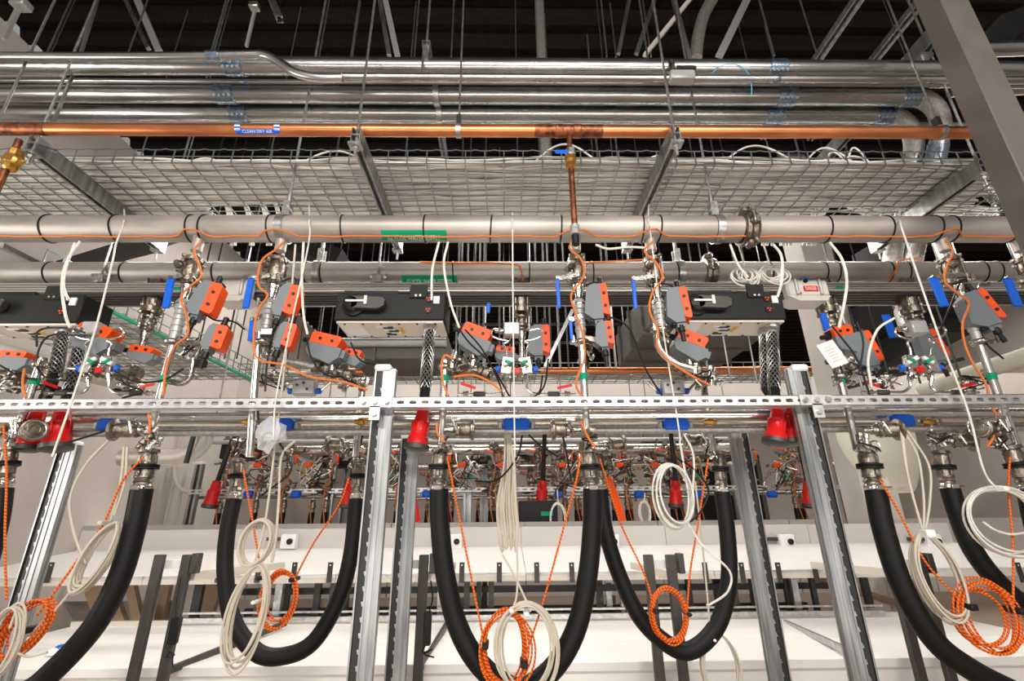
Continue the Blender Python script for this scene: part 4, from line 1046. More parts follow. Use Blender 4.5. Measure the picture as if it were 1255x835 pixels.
# elbow tube assembly of riser 2, going right
def clutter(parent, a, b_, n, r=.028, m='ssd'):
    """run of cast valve bodies and unions between two points"""
    a, b_ = Vector(a), Vector(b_); d = b_ - a; L = d.length; prof = []; k = 0.
    rr = random.Random(int(a.x * 1000) % 977)
    while k < L:
        q = r * rr.uniform(.55, 1.05); w_ = rr.uniform(.012, .04)
        prof += [(k, q * .8), (k + .003, q), (min(L, k + w_), q), (min(L, k + w_ + .003), q * .8)]; k += w_ + .006
    mb = MB().lathe(a, d, prof, 12)
    x, y, dn = frame(d)
    for i in range(n):
        c = a + d * rr.uniform(.1, .9); A = rr.uniform(0, 2 * PI); o = (x * math.cos(A) + y * math.sin(A))
        mb.cyl(c + o * r * .5, c + o * r * rr.uniform(1.1, 1.5), r * rr.uniform(.18, .35), n=6)
        mb.cyl(c + o * r * 1.1, c + o * r * 1.3, r * rr.uniform(.3, .45), n=6)
    return mb.build('valve_body', m, parent)

def tilted_set(lab, c, ang, Ly, pipe_a, pipe_b, second=None, Y=2.16, wg=22, wo=14, yaw=0):
    """horizontal control valve: orange on top, grey below, cast body beneath"""
    p = P(*c, Y=Y); t = thing('control_valve', p, lab, 'valve'); mm = mpp(*c, Y)
    a = actuator(t, p, math.radians(-90 + ang), Ly * mm, wg * mm, wo * mm, .08, math.radians(yaw), body=False)
    clutter(t, P(*pipe_a, Y=Y + .01), P(*pipe_b, Y=Y + .01), 9, .033)
    m_ = (P(*pipe_a, Y=Y) + P(*pipe_b, Y=Y)) / 2
    MB().cyl(m_, p + (m_ - p) * .25, .02, n=10).build('valve_neck', 'ss', t)
    if second:
        (c2, a2, L2) = second; p2 = P(*c2, Y=Y + .06)
        actuator(t, p2, math.radians(-90 + a2), L2 * mm, 13 * mm, 8 * mm, .06, 0, body=False)
    return t
tilted_set('tilted orange-topped control valve hanging under the left end of the centre tap box', (402, 426), 14, 42, (384, 449), (432, 461), ((434, 438), 12, 24))
tilted_set('tilted orange-topped control valve just right of the centre mesh-sleeved cord', (584, 416), 22, 40, (556, 438), (602, 462), ((620, 434), 8, 26))
tilted_set('tilted orange-topped control valve under the left end of the right tap box', (845, 424), 24, 40, (822, 444), (870, 466), None, wg=20)
tilted_set('long orange-topped control valve in front of the left mesh-sleeved cords', (122, 415), 12, 48, (100, 452), (172, 458), ((178, 434), 8, 34))
tilted_set('orange-topped control valve at the left edge over the stub pipe', (26, 441), 4, 36, (0, 461), (26, 466), None, wg=16, wo=8)
tilted_set('small orange-topped control valve behind the paper tag at right', (1030, 414), -6, 26, (1018, 438), (1040, 462), None, Y=2.3, wo=12)

# tubes: second riser's elbow runs
def tube_thing(name, pts, r, m, lab, cat='tube', n=10, k=5, Y=None, sm=True):
    q = PL(*pts, Y=Y); 
    if name == 'white_cable' and pts[0][1] < 290: q[0] = P(pts[0][0], pts[0][1], Z=ZK); q.insert(1, P(pts[0][0], 272, 1.975))
    o = MB().tube(smooth(q, k) if sm else q, r, n).build(name, m); tag(o, lab, cat); return o
tube_thing('elbow_tube', [(316, 432), (330, 438), (350, 442), (372, 447), (386, 450)], .013, 'emtd', 'steel tube running right from the second near riser to the tilted valve', Y=2.1)
tube_thing('elbow_tube', [(208, 468), (222, 470), (232, 464), (236, 450), (237, 440)], .013, 'ss', 'small U-bent tube right of the leftmost riser', Y=2.1)

# stub pipes rising from the rail line with a green band, joined to the tilted valves
def short_stub(px, top, bot, green, Y, lab, r=.0165):
    x = P(px, (top + bot) / 2, Y).x; t = thing('stub_pipe', (x, Y, zat(bot, Y)), lab, 'pipe')
    MB().cyl((x, Y, zat(bot, Y, px)), (x, Y, zat(top, Y, px)), r, n=14).build('polished_tube', 'ssp', t)
    if green: MB().cyl((x, Y, zat(green + 4, Y, px)), (x, Y, zat(green - 4, Y, px)), r * 1.12, n=14).build('green_band', 'grn', t)
    mb = MB(); tri_clamp(mb, x, Y, zat(top, Y, px), r * 1.7); mb.lathe((x, Y, zat(top, Y, px)), (0, 0, 1), [(0, r), (.02, r * 1.3), (.035, r * 1.1)], 12); mb.build('clamp_ring', 'ss', t)
    return t, x
short_stub(31, 448, 550, 468, YF, 'polished stub pipe with green band near the left edge')
short_stub(543, 450, 553, 464, YF, 'polished stub pipe with green band right of the centre mesh-sleeved cord')
short_stub(1040, 462, 553, 465, YF + .02, 'polished stub pipe with green band below the paper tag')
short_stub(868, 470, 553, None, YB - .2, 'stub pipe above the back hose end at centre right')
short_stub(440, 470, 560, None, YB - .2, 'stub pipe above the back hose end at centre left')
short_stub(1142, 520, 556, None, YB - .3, 'thin stub pipe behind the rail right of the rightmost blue sleeve', r=.012)

# ------------------------------------------------------------------ back plane risers (from return pipe, seen under the busway)
def back_riser(px, lab, lv=(), acts=(), bottom=440, Y=YB):
    x = P(px, 380, Y).x; Zp = lambda py: zat(py, Y, px); t = thing('back_riser', (x, Y, Zp(bottom)), lab, 'valve')
    mb = MB(); valve_body(mb, x, Y, ZR - .05, Zp(386), .05); mb.build('ball_valve', 'ssd', t)
    mb = MB(); valve_body(mb, x, Y, Zp(388), Zp(402), .038); tri_clamp(mb, x, Y, Zp(404), .03); mb.build('flange_set', 'ssd', t)
    MB().lathe((x, Y, Zp(404)), (0, 0, -1), [(0, .022), (.03, .026), (.07, .015), (Zp(404) - Zp(bottom), .018)], 12).build('reducer', 'ss', t)
    for (pa, pb, w_) in lv: lever(t, pa, pb, Y - .12, w_)
    for (apx, apy, ang, L, wg, wo, yaw) in acts:
        mm = mpp(apx, apy, Y - .1); actuator(t, P(apx, apy, Y - .1), math.radians(ang), L * mm, wg * mm, wo * mm, .07, math.radians(yaw))
back_riser(639, 'back valve riser in the middle, below the busway', lv=(((599, 372), (598, 384), 5),), acts=((665, 419, 0, 40, 20, 9, -5),), bottom=446)
back_riser(1014, 'back valve riser beside the pale column with paper tag', lv=(((1008, 384), (1014, 406), 8),), acts=((1064, 428, -12, 44, 24, 7, -12),), bottom=450)
back_riser(1117, 'back valve riser at right between the joint cover and the near right riser', lv=(((1085, 386), (1095, 414), 10),), acts=((1144, 424, -12, 40, 20, 7, -12),), bottom=446)
back_riser(186, 'back valve riser hidden behind the leftmost near riser', bottom=440)

# manifold assemblies: blocks, green and blue knobs, looped stainless tubes, transmitter
def manifold(cx, cy, lab, Y=2.1, s=1.0, mir=1, tilt=0):
    t = thing('pressure_manifold', P(cx, cy, Y), lab, 'manifold')
    Q = lambda dx, dy, dz=0: P(cx + dx * s * mir + tilt * dy * .01 * 0, cy + dy * s, Y + dz)
    mm = mpp(cx, cy, Y) * s
    for sx in (-1, 1):
        MB().box(Q(12 * sx, 0), (13 * mm, .035, 22 * mm), X=(1, 0, .12 * sx), Z=(-.12 * sx, 0, 1), bev=.004).build('valve_block', 'ssp', t)
        MB().bar(Q(3 * sx, -9, -.03), Q(16 * sx, -2, -.03), .018, .012, (0, -1, 0), .002).build('block_edge', 'wht', t)
        MB().bar(Q(6 * sx, -3, -.035), Q(14 * sx, -7, -.035), .014, .016, (0, -1, 0), .003).build('green_handle', 'grn', t)
        k = MB().lathe(Q(20 * sx, 4), (mir * sx, 0, 0), [(0, .010), (.004, .016), (.018, .016), (.022, .012)], 12).build('blue_knob', 'blu', t)
        MB().cyl(Q(26 * sx, 4), Q(38 * sx, 4 + R(-1, 1)), .006, n=8).build('spindle', 'ssp', t)
        # upper loops
        MB().tube(smooth([Q(12 * sx, -12), Q(13 * sx, -20), Q(16 * sx, -27), Q(10 * sx, -31), Q(20 * sx, -33), Q(28 * sx, -36), Q(31 * sx, -41), Q(27 * sx, -46), Q(16 * sx, -44)], 4), .0052, 8).build('looped_tube', 'ssp', t)
        MB().tube(smooth([Q(13 * sx, 12), Q(13 * sx, 20), Q(13 * sx, 27), Q(20 * sx, 33), Q(32 * sx, 34), Q(72 * sx, 34)], 5), .0062, 8).build('long_tube', 'ssp', t)
        MB().lathe(Q(38 * sx, 34), Q(58 * sx, 34) - Q(38 * sx, 34), [(0, .007), (.004, .012), (.05, .012), (.055, .009)], 8).build('needle_valve', 'chr_', t)
        MB().lathe(Q(59 * sx, 34), Q(66 * sx, 34) - Q(59 * sx, 34), [(0, .014), (.01, .014), (.012, .01), (.024, .012)], 6).build('tube_fitting', 'ssp', t)
        MB().cyl(Q(12 * sx, 11), Q(13 * sx, 20), .012, n=8).build('tube_nut', 'ssp', t)
        MB().bar(Q(50 * sx, 27, -.01), Q(68 * sx, 21 + (2 if sx > 0 else 0), -.02), .012, .004, (0, -1, 0)).build('red_lever', 'red', t)
    MB().box(Q(-6, -44, .02), (20 * mm, .06, 17 * mm), bev=.005).build('transmitter_box', 'gryl', t)
    MB().lathe(Q(-17, -43), (-mir, 0, 0), [(0, .014), (.01, .016), (.02, .01), (.035, .011)], 10).build('transmitter_gland', 'ss', t)
    MB().box(Q(0, 6, -.03), (8 * mm, .012, 7 * mm), bev=.002).build('red_tag', 'red', t)
    b = MB(); rr = random.Random(int(cx))
    for i in range(16): c = Q(rr.uniform(-16, 16), rr.uniform(-9, 16), rr.uniform(-.03, .03)); d = Vector((rr.uniform(-1, 1), rr.uniform(-.6, .2), rr.uniform(-1, 1))).normalized(); b.lathe(c, d, [(0, .007), (.008, .009), (.016, .009), (.022, .005)], 6)
    b.build('small_fittings', 'ss', t)['kind'] = 'stuff'
manifold(633, 449, 'polished twin-block pressure manifold with blue knobs in the middle above the rail')
manifold(1128, 447, 'polished twin-block pressure manifold with red tag at right above the rail')
manifold(121, 448, 'polished twin-block pressure manifold over the left mesh-sleeved cords')
# partly seen back manifolds
for px, lab in ((374, 'pale blue-knobbed sensor block just above the rail left of centre'), (824, 'small blue-knobbed sensor block above the rail right of centre')):
    p = P(px, 476, 2.3); t = thing('sensor_block', p, lab, 'sensor')
    MB().box(p, (.11, .05, .075), bev=.008).build('block', 'gryl', t)
    for s_ in (-1, 1): MB().lathe(p + Vector((s_ * .055, 0, -.015)), (s_, 0, 0), [(0, .012), (.004, .016), (.02, .016), (.026, .01)], 12).build('blue_knob', 'blu', t); MB().cyl(p + Vector((s_ * .08, 0, -.01)), p + Vector((s_ * .12, 0, .03)), .007, n=8).build('spindle', 'ss', t)
    b = MB()
    for dx, dz in ((-.03, .01), (.02, -.01), (.0, .02)): b.cyl(p + Vector((dx, -.026, dz)), p + Vector((dx, -.03, dz)), .007, n=8)
    b.build('bolt_holes', 'chr_', t)

# ------------------------------------------------------------------ strainers with round caps
def strainer(px, py, dirx, L, Y, lab, tiltz=0., facing=.0):
    p = P(px, py, Y); mm = mpp(px, py, Y); L *= mm; d = Vector((dirx, -facing, tiltz)).normalized()
    t = thing('strainer', p, lab, 'strainer')
    MB().lathe(p, d, [(0, .013), (L * .2, .013), (L * .21, .019), (L * .3, .019), (L * .31, .015), (L * .4, .020)], 14).build('branch_tube', 'ss', t)
    mb = MB().lathe(p + d * L * .36, d, [(0, .026), (.006, .032), (.018, .032), (.022, .024)], 16)
    c = p + d * L * .4; mb.box(c + Vector((0, -.035, .012)), (.02, .03, .02), bev=.003).cyl(c + Vector((-.01, -.05, .035)), c + Vector((.012, -.05, -.02)), .005, n=6).bar(c + Vector((-.018, -.052, .035)), c + Vector((.018, -.052, .035)), .006, .014)
    mb.build('clamp_ring', 'ss', t)
    MB().lathe(p + d * L * .45, d, [(0, .022), (L * .1, .03), (L * .42, .031), (L * .44, .041), (L * .46, .045), (L * .53, .045), (L * .55, .041)], 24).build('round_cap', 'ssd', t)
    MB().ring(p + d * L * .99, d, .037, .0035, 20, 5).build('cap_rim', 'ssp', t)
    MB().ring(p + d * L * 1.0, d, .018, .003, 16, 5).build('cap_hub', 'ssd', t)
strainer(190, 528, -1, 48, YF - .03, 'round-capped strainer beside the leftmost blue sleeve', facing=.15)
strainer(25, 530, 1, 36, YF - .03, 'round-capped strainer facing the camera below the rail at far left', facing=.5)
strainer(545, 527, 1, 36, YF - .02, 'round-capped strainer on the right side of the centre left stub pipe')
strainer(712, 527, -1, 36, YF - .02, 'round-capped strainer on the left side of the centre riser')
strainer(732, 545, 1, 34, YB - .1, 'smaller round-capped strainer behind, right of the centre riser')
strainer(435, 545, -1, 34, YB - .1, 'smaller round-capped strainer behind, at centre left')
strainer(870, 540, -1, 30, YB - .1, 'smaller round-capped strainer behind, above the right hose loop end')
strainer(1058, 528, 1, 42, YF - .02, 'round-capped strainer left of the rightmost blue sleeve', facing=.1)
strainer(1226, 526, -1, 42, YF - .03, 'round-capped strainer facing the camera at right, under the long white string', facing=.35)
strainer(1150, 541, 1, 36, YF + .1, 'round-capped strainer on the short stub at right', facing=.25, tiltz=-.05)

# ------------------------------------------------------------------ hoses
def coupling(parent, px, top, Y, s, py2):
    """quick coupling; top px y .. bottom px y"""
    a = P(*top, Y=Y); b_ = P(*py2, Y=Y); d = b_ - a; L = d.length; r = s
    mb = MB(); mb.lathe(a, d, [(0, r * .55), (L * .03, r * .95), (L * .1, r * .95), (L * .12, r * .7), (L * .16, r * .78), (L * .38, r * .8)], 18)
    x, y, dn = frame(d)
    for k in range(6): A = k * PI / 3 + .3; o = x * math.cos(A) + y * math.sin(A); mb.bar(a + d * .18 + o * r * .8, a + d * .36 + o * r * .8, r * .28, r * .1, o)
    mb.build('coupling_body', 'ssd', parent)
    MB().lathe(a + d * .38, d, [(0, r * .9), (L * .015, r * 1.15), (L * .06, r * 1.15), (L * .065, r * 1.0), (L * .08, r * 1.15), (L * .12, r * 1.15), (L * .13, r * .9)], 22).build('black_grip_ring', 'rub', parent)
    mb = MB().lathe(a + d * .5, d, [(0, r * .78), (L * .2, r * .82), (L * .22, r * .7), (L * .3, r * .86), (L * .31, r * .74), (L * .36, r * .74)], 18)
    mb.box(a + d * .6 + x * r * .85 * (-1), (r * .4, r * .4, L * .16), bev=.004); mb.build('coupling_tail', 'ssd', parent)
    mb = MB().lathe(a + d * .86, d, [(0, r * .8), (L * .03, r * .88), (L * .11, r * .88), (L * .14, r * .8)], 18)
    mb.box(a + d * .93 + Vector((0, -r * .9, 0)), (r * .9, .01, .018), bev=.002).cyl(a + d * .93 + Vector((r * .4, -r * .6, 0)), a + d * .93 + Vector((r * 1.35, -r * .5, 0)), .005, n=6)
    mb.build('hose_clamp', 'ssp', parent)
def hose(pts, Y, r, lab, ends, cs):
    q = smooth(PL(*pts, Y=Y), 7); t = thing('black_hose', q[len(q) // 2], lab, 'hose')
    MB().tube(q, r, 20).build('hose_run', 'rub', t)
    for (top, bot) in ends: coupling(t, 0, top, Y, cs, bot)
hose([(538, 600), (539, 640), (545, 700), (560, 765), (586, 812), (622, 842), (650, 842), (684, 812), (708, 765), (721, 700), (726, 640), (726, 600)], YF, .0385,
     'large centre black hose loop dipping out of the bottom of the picture', (((540, 550), (537, 602)), ((720, 550), (726, 602))), .040)
hose([(174, 600), (164, 650), (146, 710), (115, 768), (66, 822), (30, 850), (-30, 870)], YF, .040, 'thick black hose sweeping down to the bottom left corner', (((183, 550), (173, 602)),), .042)
hose([(1073, 600), (1083, 650), (1106, 720), (1145, 785), (1192, 822), (1250, 852)], YF, .040, 'thick black hose sweeping from below the strainer to the bottom right corner', (((1061, 548), (1072, 602)),), .042)
hose([(1164, 598), (1174, 630), (1190, 670), (1215, 705), (1250, 738), (1285, 760)], YF + .12, .037, 'thick black hose at the right edge passing behind the orange coil', (((1152, 552), (1163, 600)),), .038)
hose([(287, 612), (279, 650), (276, 700), (285, 760), (315, 800), (350, 804), (385, 786), (415, 735), (430, 680), (437, 612)], YB, .036, 'black hose loop at left, its bottom resting above the bench', (((292, 562), (288, 612)), ((440, 562), (437, 612))), .036)
hose([(736, 600), (741, 645), (757, 700), (785, 758), (825, 794), (852, 795), (880, 765), (893, 715), (892, 660), (885, 603)], YB - .1, .036, 'black hose loop at right of centre, one end crossing to the centre riser', (((733, 552), (736, 602)), ((881, 552), (885, 605))), .035)
hose([(1262, 590), (1265, 620), (1280, 680)], YF, .04, 'coupling and hose cut off by the right edge', (((1236, 545), (1262, 602)),), .042)
hose([(2, 600), (-4, 640), (-20, 700)], YF, .038, 'hose end cut off by the left edge', (((12, 548), (4, 596)),), .038)

# ------------------------------------------------------------------ orange sensing cables, coils, white cables
def coil(c, rx, ry, Y, n, r, m, lab, ties=(), name='cable_coil', cat='cable coil', jit=.10, dep=.03, lead=(), seed=0, tilt=0, tiem='blk', pinch=None):
    rr = random.Random(seed * 31 + n); ct = P(*c, Y=Y); mm = mpp(*c, Y)
    t = thing(name, ct, lab, cat)
    pts = []; N = 18; ph = rr.uniform(0, 6)
    A0 = -PI / 2
    prm = []
    for i in range(n + 1): prm.append((1 + rr.uniform(-jit, jit), 1 + rr.uniform(-jit, jit), rr.uniform(-jit, jit) * rx, rr.uniform(-jit, jit) * ry * .5, rr.uniform(-dep, dep)))
    for i in range(n):
        for k in range(N):
            u = k / N; a, b_ = prm[i], prm[i + 1]; q = [a[j] * (1 - u) + b_[j] * u for j in range(5)]
            A = 2 * PI * u + A0
            dx, dz = rx * q[0] * math.cos(A) + q[2], ry * q[1] * math.sin(A) + q[3]
            if pinch:     # gather near the top tie
                f = max(0, math.sin(A)) ** 3 * pinch; dx *= (1 - f); dz = dz * (1 - f) + ry * f
                q[4] *= (1 - f)
            ca, sa = math.cos(math.radians(tilt)), math.sin(math.radians(tilt))
            pts.append(ct + Vector(((dx * ca - dz * sa) * mm, q[4], (dx * sa + dz * ca) * mm)))
    MB().tube(smooth(pts, 2), r, 6).build('coiled_cable', m, t)
    for ld in lead:
        MB().tube(smooth(PL(*ld, Y=Y), 6), r, 6).build('cable_lead', m, t)
    for (tx, ty, sz) in ties:
        p = P(tx, ty, Y); MB().box(p, (sz * mm, dep * 2.2 + .02, sz * mm * .8), bev=.004).build('tie_wrap', tiem, t)
    return t
coil((621, 795), 29, 40, YF - .05, 7, .0040, 'ocab', 'orange cable coil in the middle, hanging inside the large centre hose loop', ties=((595, 790, 8), (642, 812, 9)), seed=1, jit=.22, lead=(
    [(548, 560), (556, 600), (572, 680), (592, 780), (596, 792)], [(712, 556), (706, 590), (690, 650), (665, 740), (640, 815)]))
coil((1212, 757), 33, 36, YF - .06, 8, .0040, 'ocab', 'orange cable coil hanging at the right edge', ties=((1183, 743, 9), (1243, 748, 9)), seed=2, jit=.22, lead=(
    [(1078, 588), (1100, 625), (1135, 690), (1182, 742)], [(1238, 560), (1236, 600), (1241, 660), (1242, 745)]))
coil((822, 755), 22, 28, YB - .2, 6, .0040, 'ocab', 'orange cable coil hanging in the right hose loop by a trestle', ties=((802, 748, 6), (842, 752, 5)), seed=3, jit=.18, lead=(
    [(735, 562), (760, 640), (790, 705), (802, 748)], [(868, 562), (856, 640), (846, 700), (842, 750)]))
coil((343, 733), 20, 31, YB - .15, 7, .0040, 'ocab', 'orange cable coil hanging inside the left hose loop', ties=((322, 708, 6), (361, 710, 6)), seed=4, jit=.22, lead=(
    [(298, 575), (306, 620), (315, 670), (321, 706)], [(428, 585), (415, 620), (385, 665), (362, 708)]))
coil((30, 770), 22, 36, YF - .05, 8, .0040, 'ocab', 'orange cable coil at the bottom left, tied with a black wrap', ties=((35, 772, 9),), seed=5, jit=.22, tilt=-38, lead=(
    [(176, 560), (150, 590), (128, 640), (100, 680), (58, 738), (45, 755)], [(4, 520), (8, 580), (6, 660), (8, 735)]))
coil((644, 795), 34, 48, YF - .09, 7, .0042, 'bcab', 'off-white cable coil in the middle overlapping the orange one', ties=((627, 748, 6), (645, 752, 7)), seed=6, tiem='wht', dep=.02, jit=.16, lead=(
    [(630, 560), (633, 640), (634, 720), (629, 746)], [(616, 680), (630, 705), (642, 730), (650, 750)]))
coil((1150, 705), 25, 48, YF - .06, 10, .0045, 'bcab', 'tall beige cable coil right of the thick right hose', ties=((1131, 654, 12),), seed=7, pinch=.75, tiem='wht', tilt=6, lead=(
    [(1104, 528), (1110, 570), (1122, 620), (1131, 652)], [(1108, 530), (1125, 560), (1132, 610), (1132, 650)], [(1112, 528), (1138, 570), (1140, 610), (1134, 652)], [(1106, 530), (1114, 590), (1128, 640)]))
coil((1228, 638), 48, 38, YF - .08, 6, .0042, 'wcab', 'loose white cable coil cut by the right edge above the orange coil', ties=((1222, 600, 7),), seed=8, jit=.15, tiem='wht', lead=(
    [(1205, 640), (1220, 650), (1240, 655), (1262, 652)],))
coil((120, 681), 15, 40, YF - .04, 9, .0048, 'bcab', 'narrow beige cable coil hanging left of the leftmost thick hose', ties=((132, 641, 7),), seed=9, tilt=-20, pinch=.6, tiem='bcab', lead=(
    [(152, 548), (148, 590), (138, 630), (133, 642)], [(156, 548), (153, 590), (140, 632)], [(138, 535), (105, 570), (86, 610), (90, 650), (104, 690), (100, 676)], [(98, 712), (70, 745), (40, 775)]))
coil((316, 664), 18, 26, YF - .02, 5, .0052, 'bcab', 'small round beige cable coil at the top of the left hose loop', ties=(), seed=10, tilt=-12, jit=.06, lead=(
    [(362, 540), (345, 560), (342, 610), (338, 660), (333, 690)],))
coil((303, 752), 20, 54, YF - .03, 7, .0045, 'bcab', 'long drooping beige cable coil in front of the left hose', ties=((316, 737, 5),), seed=11, tilt=-6, jit=.14, tiem='wht', pinch=.5, lead=(
    [(362, 300), (352, 420), (338, 540), (325, 640), (309, 700)],))
coil((826, 607), 22, 36, YF - .02, 5, .0042, 'wcab', 'white cable coil hanging by the right hose coupling', ties=(), seed=12, jit=.12, lead=([(833, 540), (838, 570), (843, 600)], [(838, 532), (850, 560), (848, 620)], [(842, 640), (862, 670), (894, 700), (892, 725), (872, 740), (866, 742)]))
coil((884, 818), 22, 36, YB - .1, 4, .004, 'bcab', 'beige cable hanging at the bottom edge between the right posts', ties=((872, 783, 4),), seed=13, pinch=.6, tiem='wht', lead=([(852, 590), (860, 660), (866, 720), (871, 782)],))
coil((8, 785), 18, 38, YF - .1, 6, .0042, 'bcab', 'white cable coil cut by the bottom left edge', ties=(), seed=14, jit=.15, lead=([(12, 770), (22, 745), (16, 800)], [(20, 800), (35, 805), (58, 800)],))
# cable bunch in the middle
t = thing('cable_bunch', P(623, 675, 2.3), 'bunch of off-white cables hanging as a brush at the centre', 'cables')
b = MB(); rr = random.Random(5)
for i in range(26):
    a = rr.uniform(-13, 13); b.tube(smooth([P(622 + a * .25, 532, 2.2), P(624 + a * .5, 570, 2.25 + rr.uniform(-.02, .02)), P(621 + a * .9, 615, 2.28), P(623 + a, 645, 2.3), P(624 + a * .7, rr.uniform(655, 679), 2.3), P(626 + a * .45, 650, 2.31)], 4), .0042, 5)
b.build('hanging_cables', 'bcab', t)['kind'] = 'stuff'
# strings
for pts, r, lab in (([(628, 262), (629, 400), (631, 560)], .0032, 'long white string cable hanging dead centre from the supply pipe'),
        ([(795, 245), (798, 292), (812, 400), (828, 500), (834, 540)], .0032, 'white cable crossing the riser left of the right tap box, slanting down'),
        ([(1103, 255), (1112, 300), (1150, 410), (1185, 500), (1205, 575), (1222, 600)], .0040, 'long white cable slanting from the supply pipe down to the coil at the right edge'),
        ([(152, 255), (142, 300), (138, 320), (118, 400), (92, 480), (64, 560)], .0040, 'long white cable slanting in front of the left tap box down past the rail'),
        ([(379, 245), (378, 300), (352, 420), (338, 490), (335, 540)], .0034, 'long white cable passing the second riser and crossing the rail'),
        ([(98, 296), (82, 320), (76, 350), (80, 385), (86, 402)], .0060, 'left thick white cable curving from the supply pipe behind the left tap box'),
        ([(92, 298), (80, 330), (78, 352), (84, 368)], .0060, 'second white cable dropping onto the left tap box port'),
        ([(372, 297), (370, 340), (372, 385), (377, 410)], .0055, 'white cable hanging to the black gland of the tilted valve left of centre'),
        ([(538, 297), (530, 330), (529, 368)], .0055, 'white cable dropping onto the centre tap box port'),
        ([(549, 297), (544, 325), (552, 370), (563, 402)], .0055, 'white cable hanging to the black gland right of the centre tap box'),
        ([(948, 300), (958, 315), (958, 345), (953, 364)], .0060, 'white cable curving down onto the right tap box port'),
        ([(1017, 297), (1032, 318), (1038, 345), (1034, 375), (1028, 402)], .0062, 'white cable curving in front of the joint cover to the small orange valve'),
        ([(1096, 390), (1075, 405), (1064, 440), (1068, 475)], .0055, 'white cable arching left of the right manifold'),
        ([(730, 300), (745, 305), (770, 303), (792, 304)], .0055, 'white cable sagging under the supply pipe between the centre risers'),
        ([(895, 300), (905, 325), (917, 340)], .005, 'white cable stub above the right tap box'),
        ([(720, 0), (722, 8), (725, 14)], .003, 'tiny white cord end at the top')):
    if 'tiny' in lab: continue
    tube_thing('white_cable', pts, r, 'wcab', lab, 'cable', 6, 8, Y=1.93 if 'long' in lab else 2.0)
# tangled white knot near the joint cover
for cxy, lab, sd in (((915, 339), 'left of two knotted white cable tangles above the right tap box', 21), ((946, 336), 'right of two knotted white cable tangles above the right tap box', 22)):
    coil(cxy, 13, 11, 2.28, 7, .0042, 'wcab', lab, seed=sd, jit=.5, dep=.04, name='cable_tangle', cat='cables', lead=([(cxy[0] - 10, 300), (cxy[0] - 4, 320), cxy],))
# orange cables winding down risers
def oc(pts, lab, Y=1.985): tube_thing('orange_cable', pts, .0050, 'ocab2', lab, 'cable', 6, 6, Y=Y)
oc([(246, 296), (238, 308), (244, 325), (246, 340), (232, 352), (222, 365), (228, 385), (230, 410), (214, 425), (204, 450), (200, 485)], 'orange cable winding down the leftmost near riser')
oc([(348, 296), (338, 306), (322, 318), (316, 338), (318, 352), (328, 362), (318, 378), (312, 400), (312, 430), (320, 442), (350, 448), (380, 462), (420, 468), (450, 478)], 'orange cable winding down the second riser and out along the tilted valve')
oc([(705, 296), (698, 304), (712, 318), (716, 334), (712, 345), (700, 362), (706, 385), (714, 410), (716, 440), (706, 470), (716, 490)], 'orange cable winding down the centre near riser')
oc([(800, 296), (790, 308), (804, 322), (812, 340), (800, 358), (796, 380), (806, 405), (806, 425), (822, 444), (850, 462), (870, 472)], 'orange cable winding down the right centre riser')
oc([(1158, 294), (1168, 308), (1160, 328), (1158, 345), (1172, 358), (1188, 372), (1180, 395), (1182, 420), (1192, 445), (1208, 470), (1212, 490)], 'orange cable winding down the near riser left of the steel column')
oc([(556, 440), (545, 436), (541, 452), (545, 476), (552, 490)], 'orange cable looped over the top of the centre left stub pipe')
oc([(556, 462), (580, 460), (600, 468), (615, 480)], 'orange cable trailing under the tilted valve right of the centre cord')
oc([(30, 452), (28, 470), (32, 488)], 'orange cable wrapped on the stub pipe at the left edge')
oc([(182, 508), (184, 520), (181, 540)], 'short orange cable loop left of the leftmost lower tube')
oc([(1216, 500), (1224, 515), (1218, 535), (1210, 548)], 'orange cable loop on the lower tube at right')
oc([(536, 518), (536, 530), (545, 542)], 'short orange cable loop by the centre left stub pipe')
oc([(712, 516), (720, 535), (730, 550)], 'short orange cable loop by the centre riser foot')
oc([(45, 455), (90, 462), (130, 458), (180, 470)], 'orange cable strung behind the left manifold', 2.2)
